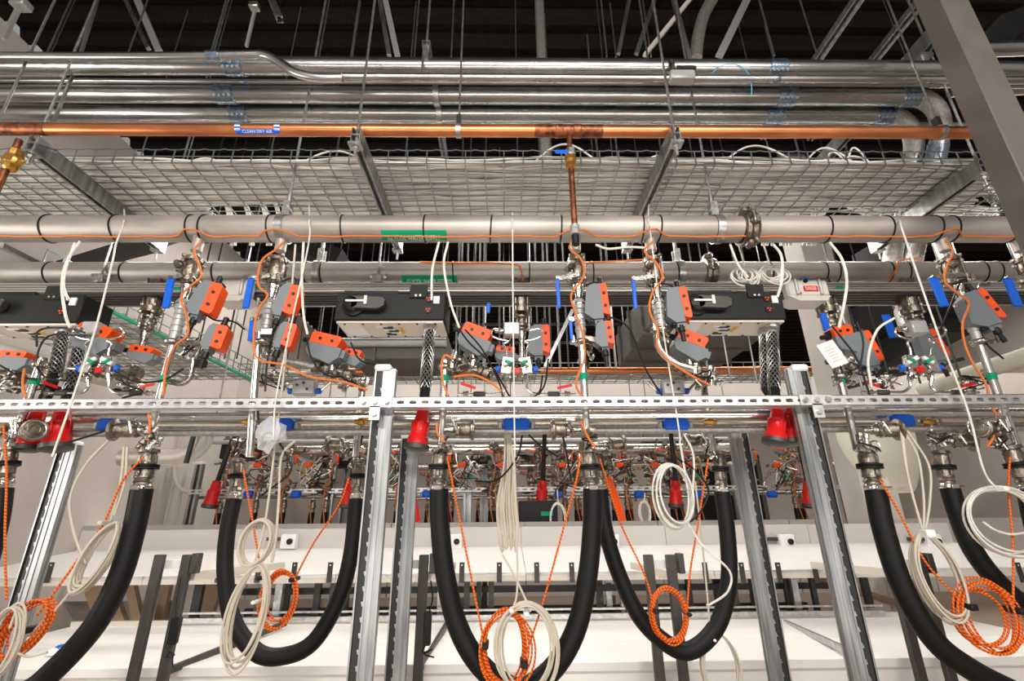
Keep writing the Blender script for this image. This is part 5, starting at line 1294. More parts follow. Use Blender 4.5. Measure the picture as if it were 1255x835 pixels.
# black cables
bl = [([(240, 375), (262, 392), (285, 394), (300, 404)], 'between the two left risers'), ([(345, 345), (362, 342), (356, 370), (338, 400), (328, 440), (325, 480)], 'crossing the second riser'),
      ([(45, 425), (48, 405), (80, 402), (104, 408)], 'looping left of the long control valve'), ([(104, 412), (60, 412), (45, 440), (55, 462), (90, 468)], 'in a wide loop left of the mesh cords'),
      ([(140, 455), (165, 468), (200, 466), (225, 452)], 'sagging behind the leftmost riser'), ([(146, 452), (152, 470), (175, 480), (150, 488)], 'under the left manifold'),
      ([(376, 414), (382, 440), (400, 460), (420, 462)], 'under the tilted valve left of centre'), ([(563, 404), (575, 420), (600, 445), (625, 487)], 'slanting across the tilted valve right of centre'),
      ([(570, 404), (592, 430), (612, 470), (616, 487)], 'second one slanting across the tilted valve right of centre'), ([(718, 350), (730, 346), (737, 355)], 'over the centre riser actuator'),
      ([(795, 352), (808, 348), (822, 350), (828, 358)], 'over the right centre riser actuator'), ([(735, 392), (752, 390), (772, 405), (790, 450), (812, 486)], 'arching right of the centre riser toward the rail'),
      ([(665, 460), (662, 478), (655, 486), (640, 488)], 'low, right of the centre manifold'), ([(672, 440), (668, 470), (660, 484)], 'hanging right of the centre manifold'),
      ([(1020, 400), (1036, 420), (1050, 440), (1068, 490)], 'slanting down past the paper tag'), ([(1036, 452), (1060, 460), (1090, 458), (1110, 458)], 'strung from the paper tag valve to the right manifold'),
      ([(1190, 345), (1178, 345), (1165, 375), (1150, 410)], 'left of the near right riser actuator'), ([(1200, 395), (1208, 420), (1230, 440)], 'right of the near right riser'),
      ([(640, 534), (634, 560), (610, 588), (582, 590)], 'hanging from the centre blue sleeve'), ([(648, 533), (662, 546), (684, 560)], 'short, right below the centre blue sleeve'),
      ([(130, 528), (105, 536), (85, 542)], 'hanging left of the leftmost blue sleeve'), ([(338, 536), (352, 560), (355, 580), (320, 608)], 'curving below the plastic bag'),
      ([(826, 560), (850, 575), (868, 600), (860, 625), (846, 640)], 'curving beside the white coil at centre right'), ([(316, 500), (318, 520), (332, 538)], 'rising from the plastic bag over the rail'),
      ([(1050, 395), (1058, 420), (1052, 460)], 'hanging behind the small orange valve'), ([(430, 420), (442, 442), (470, 448), (480, 440)], 'behind the rear of the tilted valve'),
      ([(0, 448), (25, 462), (45, 465)], 'at the left edge over the stub pipe'), ([(690, 535), (695, 560), (700, 590)], 'thin, hanging below the strainer at centre')]
for pts, nm in bl: tube_thing('black_cable', pts, .0042, 'bcb', 'black cable ' + nm, 'cable', 6, 6, Y=2.04)
# black power adapter on the trestle
p = P(214, 773, 2.55); t = thing('power_adapter', p, 'black power adapter and cord hanging on the left trestle frame', 'adapter')
MB().box(p, (.045, .03, .11), bev=.006).build('adapter_body', 'blk', t)
MB().tube(smooth(PL((222, 708), (219, 722), (216, 740), (215, 760), Y=2.55), 5), .003, 6).build('cord', 'bcb', t)
MB().tube(smooth(PL((214, 786), (206, 797), (214, 803), (204, 806), (210, 800), (212, 818), Y=2.55), 5), .003, 6).build('cord', 'bcb', t)
p = P(524, 770, 2.55); t = thing('power_adapter', p, 'black power adapter and plug hanging on the centre left trestle frame', 'adapter')
MB().box(p, (.035, .03, .14), bev=.006).build('adapter_body', 'blk', t)
MB().tube(smooth(PL((523, 788), (518, 800), (530, 796), (520, 802), (532, 806), Y=2.55), 5), .0035, 6).build('cord', 'bcb', t)
MB().tube(smooth(PL((528, 712), (530, 735), (524, 755), Y=2.55), 5), .004, 6).build('cord', 'bcb', t)

# clear plastic bag with flowmeter, paper tag, display
p = P(334, 535, 1.97); t = thing('bagged_meter', p, 'round meter wrapped in a clear plastic bag under the rail left of centre', 'meter')
b = MB(); rr = random.Random(3)
pro = [(0, .02), (.03, .045), (.07, .055), (.10, .04), (.13, .015)]; b.lathe(p + Vector((.0, 0, .07)), (-.15, 0, -1), pro, 9)
for i in range(len(b.v)): b.v[i] += Vector((rr.uniform(-.012, .012), rr.uniform(-.012, .012), rr.uniform(-.012, .012)))
b.build('plastic_wrap', 'bag', t, smooth_=False)
MB().lathe(p + Vector((-.01, .01, -.01)), (0, -1, 0), [(0, .03), (.02, .03), (.024, .026)], 18).build('meter_case', 'gryl', t)
MB().ring(p + Vector((-.01, -.016, -.01)), (0, 1, 0), .022, .003, 18, 5).build('meter_rim', 'blk', t)
p = P(1020, 434, 2.02); t = thing('paper_tag', p, 'white paper tag hanging tilted below the small blue lever at right', 'tag')
MB().box(p, (.085, .003, .12), X=(1, 0, .35), Z=(-.35, .1, 1)).build('sheet', 'paper', t)
b = MB(); X_, Z_ = Vector((1, 0, .35)).normalized(), Vector((-.35, .1, 1)).normalized()
for i in range(6): b.box(p + Z_ * (.035 - .014 * i) - Vector((0, .003, 0)), (.05 if i % 2 else .03, .001, .003), X=X_, Z=Z_)
b.build('printed_lines', 'gryl', t)
p = P(328, 408, 1.97); t = thing('small_display', p, 'small white-faced display unit on the second near riser', 'display')
MB().box(p, (.052, .02, .045), bev=.003).build('case', 'blk', t); MB().box(p - Vector((0, .011, -.002)), (.046, .003, .026)).build('screen', 'wht', t)
t = MB().box(P(246, 446, 2.05), (.045, .03, .035), bev=.003).build('black_clip_box', 'blk'); tag(t, 'small black square box on the tube right of the leftmost riser', 'box')
# rugged pale shell (ventilator head) at right behind the strainer
p = P(1075, 545, 3.2); t = thing('beige_shell', p, 'large beige moulded shell hanging behind the strainer at right', 'shell')
mm = mpp(1075, 545, 3.2)
prof = []
b = MB(); n = 26; rows = [(0, 1.0, 0), (-12, 1.0, 0), (-26, .94, 1), (-44, .80, 4), (-58, .62, 8), (-68, .42, 13), (-74, .2, 18)]
vs = []; fs = []
for (dy, s_, sh) in rows:
    for k in range(n):
        A = 2 * PI * k / n; e = 2.6; cx = abs(math.cos(A)) ** (2 / e) * (1 if math.cos(A) > 0 else -1); sy = abs(math.sin(A)) ** (2 / e) * (1 if math.sin(A) > 0 else -1)
        vs.append(p + Vector(((cx * 40 * s_ + sh) * mm, sy * 30 * s_ * mm, (18 + dy) * mm)))
for r_ in range(len(rows) - 1):
    for k in range(n): j = (k + 1) % n; fs.append((r_ * n + k, r_ * n + j, r_ * n + n + j, r_ * n + n + k))
fs.append(tuple(range(n))); fs.append(tuple(range(n * len(rows) - 1, n * (len(rows) - 1) - 1, -1)))
b.add(vs, fs).build('shell_body', 'beige', t); MB().cyl(p + Vector((0, 0, .03)), (p.x, p.y, ZC), .008, n=5).build('hanger_rod', 'rod', t)
MB().bar(P(1048, 548, 3.1), P(1100, 545, 3.1), .012, .08, bev=.003).build('seam', 'beige', t)
MB().bar(P(1088, 575, 3.15), P(1098, 600, 3.15), .12, .06, (0, -1, 0), .01).build('spout', 'beige', t)

# ------------------------------------------------------------------ background structures
# box ducts
def duct(x0, x1, y0, y1, z0, z1_, m, lab, flanges=0):
    t = thing('air_duct', ((x0 + x1) / 2, (y0 + y1) / 2, z0), lab, 'duct')
    MB().box(((x0 + x1) / 2, (y0 + y1) / 2, (z0 + z1_) / 2), (x1 - x0, y1 - y0, z1_ - z0), bev=.01).build('duct_body', m, t)
    for sx in (.1, .9):
        for sy in (.15, .85): MB().cyl((x0 + (x1 - x0) * sx, y0 + (y1 - y0) * sy, z1_), (x0 + (x1 - x0) * sx, y0 + (y1 - y0) * sy, ZC), .006, n=5).build('hanger_rod', 'rod', t)
    for k in range(flanges):
        if y1 - y0 > x1 - x0: yy = y0 + (y1 - y0) * (k + .5) / flanges; MB().box(((x0 + x1) / 2, yy, (z0 + z1_) / 2), (x1 - x0 + .05, .04, z1_ - z0 + .05)).build('flange', m, t)
        else: xx = x0 + (x1 - x0) * (k + .5) / flanges; MB().box((xx, (y0 + y1) / 2, (z0 + z1_) / 2), (.04, y1 - y0 + .05, z1_ - z0 + .05)).build('flange', m, t)
    return t
q = P(758, 451, Y=5.6); q2 = P(903, 420, Y=4.6)
duct(q.x, q.x + 1.25, 4.2, 5.6, q.z, q.z + .42, 'duct', 'large grey air duct running away behind the right tap box', 3)
p0 = P(428, 440, Y=5.0); p1 = P(548, 408, Y=5.0)
duct(p0.x, p1.x, 5.0, 5.7, p0.z, p1.z, 'duct', 'grey horizontal air duct behind the centre tap box', 2)
MBo = MB().cyl((p0.x - .2, 4.95, (p0.z + p1.z) / 2 + .02), (p1.x, 4.95, (p0.z + p1.z) / 2 + .02), .05, n=16).build('duct_pipe', 'gryl'); tag(MBo, 'grey round pipe along the front of the horizontal duct', 'pipe')
p0 = P(430, 480, Y=8.2); p1 = P(962, 459, Y=8.2)
z0, z1_ = zat(487, 8.2), zat(461, 8.2)
o = MB().box(((XL + XR) / 2, 8.3, (z0 + z1_) / 2), (XR - XL, .3, z1_ - z0)).build('beam', 'wall'); o['kind'] = 'structure'
# second copper pipe in the distance
zz = zat(455, 5.8); x0, x1 = P(428, 455, 5.8).x, P(1012, 455, 5.8).x
t = thing('far_copper_pipe', ((x0 + x1) / 2, 5.8, zz), 'distant copper pipe running behind the row of valves', 'pipe')
MB().cyl((x0, 5.8, zz), (x1, 5.8, zz), .045, n=14).build('pipe_run', 'cop', t)
for px in (480, 640, 868): x = P(px, 455, 5.8).x; MB().cyl((x - .02, 5.8, zz), (x + .02, 5.8, zz), .052, n=14).build('hanger_ring', 'galv', t)
# far wire basket behind it
zz = zat(463, 6.2); t = thing('far_wire_tray', (1, 6.2, zz), 'distant wire tray of cables just below the distant copper pipe', 'cable tray')
x0, x1 = P(300, 463, 6.2).x, P(1000, 463, 6.2).x
b = MB()
for k in range(6): b.bar((x0, 6.0 + .1 * k, zz), (x1, 6.0 + .1 * k, zz), .01, .01)
x = x0
while x < x1: b.bar((x, 6.0, zz), (x, 6.5, zz), .009, .009); b.bar((x, 6.0, zz), (x, 6.0, zz + .14), .009, .009, (0, 1, 0)); x += .16
for q in (.07, .14): b.bar((x0, 6.0, zz + q), (x1, 6.0, zz + q), .009, .009)
b.build('basket_wires', 'wire', t)['kind'] = 'stuff'
for xq in (x0 + .4, (x0 + x1) / 2, x1 - .4): MB().cyl((xq, 6.25, zz - .02), (xq, 6.25, ZC), .006, n=5).build('hanger_rod', 'rod', t)
b = MB()
for i in range(26):
    yy = 6.02 + R(0, .45); pts = []; x = x0
    while x < x1: pts.append((x, yy + R(-.02, .02), zz + .02 + R(0, .07))); x += .4
    b.tube(pts, .012, 4)
b.build('data_cables', 'wcab', t)['kind'] = 'stuff'
# receding tray at left with green edge
A0, A1 = P(150, 388, Z=CAMZ + 1.55), P(310, 466, Z=CAMZ + 1.55)
xg = (A0.x + A1.x) / 2; zg = CAMZ + 1.55; yg0, yg1 = 2.9, A1.y
xg0 = A0.x; xg1 = A1.x
t = thing('receding_wire_tray', (xg, (yg0 + yg1) / 2, zg), 'white-cabled wire tray with green edge running away from the camera along the left wall', 'cable tray')
b = MB(); wd = 1.2
def gx(y, k): return xg0 + (xg1 - xg0) * (y - A0.y) / (A1.y - A0.y) - wd * k
yy = yg0
while yy < yg1:
    b.bar((gx(yy, 0), yy, zg), (gx(yy, 1), yy, zg), .008, .008); b.bar((gx(yy, 0), yy, zg), (gx(yy, 0), yy, zg + .2), .008, .008, (0, 1, 0)); yy += .12
for k in range(9): b.bar((gx(yg0, k / 8), yg0, zg), (gx(yg1, k / 8), yg1, zg), .008, .008)
for q in (.1, .2): b.bar((gx(yg0, 0), yg0, zg + q), (gx(yg1, 0), yg1, zg + q), .008, .008)
b.build('basket_wires', 'wire', t)['kind'] = 'stuff'
MB().bar((gx(yg0, 0) + .006, yg0, zg - .006), (gx(yg1, 0) + .006, yg1, zg - .006), .03, .02).build('green_bonding_wire', 'grnw', t)
b = MB()
for i in range(60):
    k = R(.03, .97); pts = []
    for j in range(9): yy = yg0 + (yg1 - yg0) * j / 8; pts.append((gx(yy, k) + R(-.03, .03), yy, zg + .02 + R(0, .05)))
    b.tube(pts, .011, 4)
b.build('data_cables', 'wcab', t)['kind'] = 'stuff'
# beige pipes at lower left behind (insulated) and right
for (a, b_, Y0, Y1, r, lab) in (((-30, 425), (170, 475), 3.1, 5.2, .07, 'wide beige insulated pipe receding at the left edge behind the valves'),
                               ((1130, 478), (1280, 430), 5.4, 4.2, .085, 'wide beige insulated pipe receding at the right edge behind the valves')):
    o = MB().cyl(P(*a, Y=Y0), P(*b_, Y=Y1), r, n=20).build('insulated_pipe', 'beige'); tag(o, lab, 'pipe')
# dark diagonal ceiling pieces at upper-left and right behind pipes
for a, b_, Y0, Y1, w_, h_, m, lab in (
        ((70, 330), (190, 297), 4.5, 3.2, .12, .10, 'dome', 'left dark diagonal beam seen between the two large pipes'),
        ((110, 330), (215, 292), 4.7, 3.4, .06, .05, 'chr_', 'thin grey diagonal strut beside the left dark beam between the two large pipes'),
        ((0, 300), (90, 345), 3.2, 4.5, .04, .04, 'galv', 'thin diagonal strut at the left edge between the two large pipes'),
        ((1060, 322), (1120, 290), 5.0, 4.0, .25, .2, 'dome', 'dark diagonal beam right of the pale column between the two large pipes'),
        ((1060, 400), (1220, 345), 5.0, 4.0, .5, .3, 'dome', 'large black lagged duct slanting behind the right risers'),
        ((1075, 446), (1165, 395), 5.2, 4.4, .35, .25, 'dome', 'second black lagged duct piece behind the right manifold'),
        ((345, 300), (420, 322), 5.0, 5.0, .3, .2, 'dome', 'black beam block right of the second riser between the pipes')):
    slant('dark_beam', a, b_, Y0, Y1, w_, h_, m, lab, 'beam', up=(0, 0, 1))
# big black duct pieces at top right
slant('black_duct', (1222, 46), (1300, 14), 2.6, 2.6, .22, .2, 'dome', 'black duct section at the top right corner beyond the steel column', 'duct', up=(0, 0, 1))
for py, r, lab in ((61, .060, 'upper'), (90, .045, 'middle'), (112, .040, 'lower')):
    p, q = P(1165, py, 2.6), P(1300, py - 4, 2.6); o = MB().cyl(p, q, r, n=20).build('steel_conduit', 'emt'); tag(o, lab + ' of three conduit ends emerging right of the steel column', 'conduit')
# more dropping pipes behind basket at right
for px, lab in ((1118, 'left of the galvanised drop pipes behind the basket near the column'), (1205, 'rightmost galvanised drop pipe behind the basket near the column')):
    x = P(px, 200, 2.75).x; o = MB().tube(smooth([(x - .3, 2.75, ZCOND - .08), (x - .12, 2.75, ZCOND - .09), (x, 2.75, ZCOND - .22), (x, 2.75, ZCOND - .5), (x, 2.75, zat(362, 2.75))], 6), .05, 18).build('drop_pipe', 'emt'); tag(o, lab, 'pipe')
# rods and uprights in the dark gaps below the busway
RG = sorted((558, 570, 586, 592, 612, 670, 676, 687, 697, 748, 755, 562, 660, 580)); RR = sorted((870, 896, 928, 1066, 1092, 1128, 1180)); RL = sorted((205, 225, 240, 275, 290, 365, 385, 352, 400))
def rodlab(px, L_, what): return ORD[L_.index(px)] + ' from the left of the ' + what
for i, (px, Y) in enumerate(((558, 4.2), (570, 4.6), (586, 5.0), (592, 4.4), (612, 4.8), (670, 4.4), (676, 4.9), (687, 4.2), (697, 5.2), (748, 4.3), (755, 3.3), (562, 5.5), (660, 5.6), (580, 5.8))):
    vrod(px, 452, Y, .009, 'rod', ORD[i] + ' listed grey rod in the dark gap under the busway, right of the centre tap box' if False else rodlab(px, RG, 'grey rods in the dark gap under the busway'))['group'] = 'grey rods in the dark gap under the busway'
for i, (px, Y) in enumerate(((870, 3.6), (896, 3.9), (928, 4.1), (1066, 4.0), (1092, 4.4), (1128, 3.8), (1180, 3.6))):
    vrod(px, 470, Y, .008, 'dkm' if px > 1000 else 'rod', rodlab(px, RR, 'thin rods hanging behind the right side valves'))['group'] = 'thin rods behind the right side valves'
for i, (px, Y) in enumerate(((205, 4.0), (225, 4.4), (240, 4.7), (275, 4.2), (290, 5.0), (365, 4.8), (385, 4.3), (352, 5.2), (400, 5.5))):
    vrod(px, 440, Y, .008, 'dkm', rodlab(px, RL, 'thin dark rods against the left wall'))['group'] = 'thin dark rods against the left wall'
for i, py in enumerate((362, 398, 420)):
    Y = 5.0 + i * .4; p, q = P(555, py, Y), P(760, py + R(-4, 4), Y); o = MB().bar(p, q, .03, .03).build('cross_strut', 'dkm'); tag(o, ORD[i] + ' from the top of the dark cross struts in the gap under the busway', 'strut')
slant('ceiling_brace', (668, 450), (702, 380), 4.0, 4.0, .03, .03, 'gryl', 'thin inclined brace in the dark gap left of the centre riser', 'brace')
slant('ceiling_brace', (290, 395), (330, 425), 4.0, 4.0, .02, .02, 'gryl', 'thin inclined brace on the left wall between the left risers', 'brace')
slant('ceiling_brace', (1040, 475), (1180, 440), 4.0, 4.0, .03, .03, 'dkm', 'thin inclined brace behind the right manifold', 'brace')
# elbow pipe lower left
t = thing('elbow_pipe', P(225, 562, 3.0), 'fat insulated steel pipe elbow behind the leftmost hose coupling', 'pipe')
MB().tube(smooth(PL((150, 561), (185, 561), (215, 561), (232, 557), (246, 545), (252, 530), (254, 515), Y=3.0), 6), .052, 20).build('elbow', 'pipe', t)
MB().lathe(P(253, 534, 3.0), (0, 0, 1), [(0, .052), (.004, .07), (.03, .07), (.034, .052)], 20).build('grooved_coupling', 'ssd', t)
q = P(253, 534, 3.0); MB().cyl((q.x, 3.06, q.z), (q.x, 3.06, ZC), .006, n=5).build('hanger_rod', 'rod', t)
MB().bar(P(228, 568, 2.92), P(238, 532, 2.92), .02, .02, (0, -1, 0)).build('strap', 'blk', t)

# conduit on the left wall region
tube_thing('wall_conduit', [(213, 560), (214, 585), (218, 596), (228, 603), (242, 604), (254, 604)], .022, 'steelw', 'white conduit bending along behind the left end of the far rail', 'conduit', 10, 6, Y=6.7)
for px, lab in ((222, 'left of two white vertical conduits on the left wall'), (234, 'right of two white vertical conduits on the left wall')):
    p = P(px - 22, 648, 6.9); o = MB().cyl(p, (p.x, p.y, p.z + 1.3), .02, n=8).build('wall_conduit', 'steelw'); tag(o, lab, 'conduit')
o = MB().bar(P(183, 653, 6.9), P(228, 651, 6.9), .03, .04).build('wall_rail', 'steelw'); tag(o, 'short white horizontal rail on the left wall above the shelf', 'rail')

# ------------------------------------------------------------------ second row, beyond the white shelf
Y2 = 6.6; G2 = 'fixtures of the far row'
z601 = zat(600, Y2)
slotted_rail(P(232, 601, Y2).x, P(1060, 601, Y2).x, Y2, z601, .06, .10, 'far_slotted_rail', 'distant slotted rail of the second row seen through the near hoses')
for py, r, m, x0, x1, lab in ((551, .075, 'ssp', 340, 912, 'thick polished pipe of the far row behind the near couplings'), (571, .030, 'ssp', 470, 912, 'thin polished pipe of the far row below the thick one'),
                    (607, .022, 'emt', 236, 1000, 'thin conduit with blue sleeves of the far row'), (540, .03, 'gryl', 240, 912, 'thin upper grey pipe of the far row')):
    z = zat(py, Y2 + .15); o = MB().cyl((P(x0, py, Y2 + .15).x, Y2 + .15, z), (P(x1, py, Y2 + .15).x, Y2 + .15, z), r, n=18).build('far_pipe', m); tag(o, lab, 'pipe')
    for q in (.2, .5, .8): xq = P(x0 + (x1 - x0) * q, py, Y2 + .15).x; MB().cyl((xq, Y2 + .15, z), (xq, Y2 + .15, ZC), .008, n=5).build('hanger_rod', 'rod', o)
for i, px in enumerate((246, 409, 427, 574, 594, 737, 898, 1027)):
    p = P(px, 568, Y2 + (.08 if px not in (427, 594) else .5)); t = thing('far_strut_post', (p.x, p.y, 0), ORD[i] + ' from the left of the far row strut posts', 'post', 'far row strut posts')
    MB().channel((p.x, p.y, 0), p, .10, .07, (0, -1, 0), t=.008, lip=.03).build('channel', 'strut', t); MB().box(p, (.11, .09, .04), bev=.01).build('end_cap', 'wht', t)
for i, px in enumerate((305, 363, 468, 523, 628, 685, 783, 856, 946)):
    p = P(px, 606, Y2 - .02); o = MB().box(p, (.12, .09, .09), bev=.02).build('far_blue_sleeve', 'blu'); tag(o, ORD[i] + ' from the left of the small distant blue sleeves', 'sleeve', 'far row blue sleeves')
    if px in (305, 468): pass
for i, px in enumerate((262, 427, 665, 829, 992)):
    p = P(px, 607, Y2 - .2); t = thing('far_red_connector', p, ORD[i] + ' from the left of the distant red connectors', 'connector', 'far row red connectors')
    MB().lathe(p + Vector((.01, 0, .17)), (-.12, 0, -1), [(0, .05), (.1, .06), (.12, .075), (.2, .07), (.28, .085)], 14).build('plug_body', 'red', t); MB().cyl(p + Vector((.01, .0, .15)), p + Vector((.06, .1, .8)), .03, n=8).build('cord', 'blk', t)
    MB().lathe(p + Vector((-.02, 0, -.11)), (-.12, 0, -1), [(0, .095), (.04, .095), (.05, .07)], 14).build('cap_ring', 'chr_', t)
for i, (px, py, w_, h_) in enumerate(((415, 560, 42, 26), (593, 566, 30, 10), (652, 551, 38, 20), (816, 550, 62, 16), (900, 568, 20, 14), (300, 552, 44, 24))):
    p = P(px, py, Y2 + .4); mm = mpp(px, py, Y2 + .4); t = thing('far_tap_box', p, ORD[i] + ' listed black box hung in the far row, at about the height of its thick pipe' if False else
        ('black box in the far row ' + ('left of the left front post', 'just right of the centre left hose', 'right of the blue centre sleeve', 'wide one beside the right hose coupling', 'left of the back right post', 'behind the elbow pipe at left')[i]), 'tap box')
    MB().box(p, (w_ * mm, .35, h_ * mm), bev=.02).build('housing', 'blkp', t); MB().box(p + Vector((w_ * mm * .3, -.18, 0)), (w_ * mm * .2, .02, h_ * mm * .5)).build('label', 'gryl', t); MB().cyl(p, (p.x, p.y, ZC), .01, n=6).build('hanger_rod', 'gryl', t)
# far riser template and copies
def far_template(kind):
    t = thing('far_riser', (0, Y2, 0), 'far', 'valve', 'valve risers of the far row')
    zt2 = zat(545, Y2); zc2_ = zat(612, Y2)
    MB().cyl((0, Y2, zc2_), (0, Y2, zt2), .022, n=8).build('polished_tube', 'ssp', t)
    mb = MB()
    for k in range(9): z = zc2_ + (zt2 - zc2_) * (k + .5) / 9; mb.lathe((R(-.02, .02), Y2, z), (0, 0, 1), [(0, .03), (.008, R(.03, .06)), (R(.03, .06), R(.03, .055)), (.07, .028)], 8)
    for k in range(12): z = zc2_ + (zt2 - zc2_) * R(.1, .95); A = R(-1, 1); mb.cyl((0, Y2, z), (A * .16, Y2 - R(0, .08), z + R(-.04, .04)), R(.008, .02), n=6)
    mb.build('valve_body', 'ssd', t)
    MB().lathe((0, Y2, zc2_ + .02), (0, 0, -1), [(0, .02), (.02, .036), (.07, .036), (.075, .045), (.10, .045), (.11, .034), (.17, .034)], 10).build('coupling', 'ssd', t)
    MB().tube(smooth([(0, Y2, zc2_ - .14), (-.01, Y2, zc2_ - .4), (-.05, Y2, zc2_ - .7), (-.12, Y2, zc2_ - 1.0)], 3), .038, 10).build('hose_run', 'rub', t)
    if kind: 
        MB().box((.07, Y2 - .06, zt2 - .19), (.05, .07, .12), bev=.012).build('actuator_housing', 'gry', t); MB().box((.105, Y2 - .06, zt2 - .18), (.025, .07, .11), bev=.006).build('orange_cover', 'org', t)
    else:
        MB().box((-.12, Y2 - .06, zt2 - .13), (.12, .08, .05), X=(1, 0, -.3), Z=(.3, 0, 1), bev=.01).build('actuator_housing', 'gry', t); MB().box((-.11, Y2 - .06, zt2 - .095), (.12, .08, .03), X=(1, 0, -.3), Z=(.3, 0, 1), bev=.008).build('orange_cover', 'org', t)
    MB().tube(smooth([(.02, Y2 - .05, zt2 - .1), (.05, Y2 - .06, zt2 - .35), (-.02, Y2 - .06, zc2_ + .05), (.05, Y2 - .05, zc2_ - .4), (.12, Y2 - .05, zc2_ - .8)], 4), .008, 5).build('orange_cable', 'ocab2', t)
    return t
tA, tB = far_template(1), far_template(0)
FX = (262, 316, 350, 378, 401, 445, 462, 488, 541, 551, 602, 609, 653, 661, 692, 709, 752, 768, 802, 823, 831, 862, 921, 973, 990)
first = {0: True, 1: True}
for i, px in enumerate(FX):
    k = i % 2; src = (tA, tB)[k]
    o = src if first[k] else copy_tree(src); first[k] = False
    o.location = (P(px, 605, Y2).x, Y2 + (0 if i % 3 else .2), 0); o['label'] = ORD[i] + ' from the left of the distant valve risers with hoses'
# far manifolds: smaller copies of fitting clutter with white loops
def far_clutter(cx, cy, lab, Y, s):
    t = thing('far_manifold', P(cx, cy, Y), lab, 'manifold'); rr = random.Random(int(cx * 7)); mm = mpp(cx, cy, Y); b = MB()
    for i in range(26):
        c = P(cx + rr.gauss(0, 13) * s, cy + rr.gauss(0, 12) * s, Y + rr.uniform(-.1, .1)); d = Vector((rr.uniform(-1, 1), rr.uniform(-.4, .4), rr.uniform(-1, 1))).normalized()
        b.use(('ss', 'ssd', 'ssd', 'brass')[i % 4 if i % 5 else 1]).lathe(c, d, [(0, .010), (.015, .019), (.05, .019), (.065, .009)], 6)
    b.build('small_fittings', None, t)['kind'] = 'stuff'
    for i in range(3): b = MB().tube(smooth([P(cx + rr.uniform(-20, 20) * s, cy + rr.uniform(-22, 22) * s, Y - .1) for _ in range(5)], 4), .009, 5).build('bent_tube', 'ssp', t)
    MB().tube(smooth([P(cx + rr.uniform(-16, 16) * s, cy + rr.uniform(-20, 25) * s, Y - .12) for _ in range(6)], 4), .006, 5).build('black_cable', 'bcb', t)
    MB().box(P(cx - 6, cy - 8, Y - .1), (.1, .06, .06), X=(1, 0, .2), Z=(-.2, 0, 1), bev=.01).build('orange_cover', 'org', t)
    MB().box(P(cx + 5, cy + 6, Y - .1), (.04, .04, .04), bev=.01).build('green_tag', 'grn', t)
for cx, lab in ((322, 'distant manifold behind the left hose coupling'), (384, 'distant manifold between left hose ends'), (475, 'distant manifold between the left posts'), (572, 'distant manifold right of the centre left hose'),
                (620, 'distant manifold left of the centre cable bunch'), (695, 'distant manifold left of the centre right hose'), (765, 'distant manifold right of the crossing hose'), (808, 'distant manifold behind the white coil'), (850, 'distant manifold left of the back right coupling'), (958, 'distant manifold between the right posts')):
    far_clutter(cx, 578, lab, Y2, 1.0)
# more distant third row
Y3 = 10.5
zz = zat(596, Y3); 
for dz, r, lab in ((zat(545, Y2) + .08, .05, 'upper thin pipe of the third, most distant row'), (zat(600, Y2) + .05, .03, 'lower thin pipe of the third, most distant row')):
    o = MB().cyl((P(450, 580, Y3).x, Y3, dz), (P(860, 580, Y3).x, Y3, dz), r, n=10).build('far_pipe', 'ssp'); tag(o, lab, 'pipe')
    for xq in (-1., 1., 3.): MB().cyl((xq, Y3, dz), (xq, Y3, ZC), .012, n=5).build('hanger_rod', 'rod', o)
for i in range(13):
    px = 462 + i * 31; o = copy_tree(tA if i % 2 else tB); o.location = (P(px, 605, Y3).x, Y3, .08); o.name = 'third_row_riser'; o['label'] = ORD[i] + ' from the left of the risers in the most distant row'; o['group'] = 'valve risers of the third row'
# far shelf (white) behind back panel
zf = zat(656, 5.7); za_ = zat(640, 5.7)
x0, x1 = P(-20, 648, 5.7).x, P(1290, 648, 5.7).x
t = thing('far_shelf', ((x0 + x1) / 2, 5.8, 0), 'distant white shelf panel with black tabs behind the near back panel', 'shelf')
n_ = 8
for i in range(n_):
    a, c_ = x0 + (x1 - x0) * i / n_, x0 + (x1 - x0) * (i + 1) / n_ - .01
    MB().box(((a + c_) / 2, 5.72, (zf + za_) / 2 - .3), (c_ - a, .04, za_ - zf + .6)).build('front_panel', 'wallw', t)
    MB().box(((a + c_) / 2, 6.0, za_ - .02), (c_ - a, .52, .03)).build('deck_panel', 'table', t)
for px in range(296, 1000, 27): MB().box(P(px, 654, 5.69), (.035, .02, .035)).build('black_tab', 'dkm', t)
# cabinet and small things beyond
p = P(659, 628, 6.3); t = thing('black_cabinet', p, 'distant black equipment cabinet right of the centre cable bunch', 'cabinet')
mm = mpp(659, 628, 6.3); MB().box(p, (46 * mm, .3, 26 * mm), bev=.01).build('body', 'blkp', t); MB().box(p + Vector((.10, -.16, -.02)), (.14, .02, .05)).build('green_badge', 'grn', t)
coil((672, 646), 9, 10, 6.2, 5, .02, 'ocab2', 'small distant orange cable ring behind the back panel', seed=31, dep=.03)
coil((684, 637), 9, 20, 6.1, 5, .008, 'wcab', 'distant white cable coil left of the centre right hose', seed=32, lead=([(683, 600), (684, 615)],))
coil((790, 628), 6, 12, 6.1, 6, .008, 'wcab', 'distant white cable coil right of the orange slanting hose', seed=33, lead=([(790, 604), (790, 616)],))
tube_thing('orange_hose', [(744, 585), (752, 605), (762, 635), (770, 660)], .045, 'org', 'bright red-orange distant hose slanting right of the centre couplings', 'hose', 10, 5, Y=6.0)
tube_thing('orange_hose', [(507, 605), (510, 625), (512, 640)], .03, 'red', 'small distant red hose behind the left posts', 'hose', 8, 5, Y=6.0)
t = MB().box(P(586, 650, 5.9), (.07, .06, .09), bev=.01).build('small_black_block', 'blk'); tag(t, 'left of two small black blocks on the distant shelf at centre', 'block')
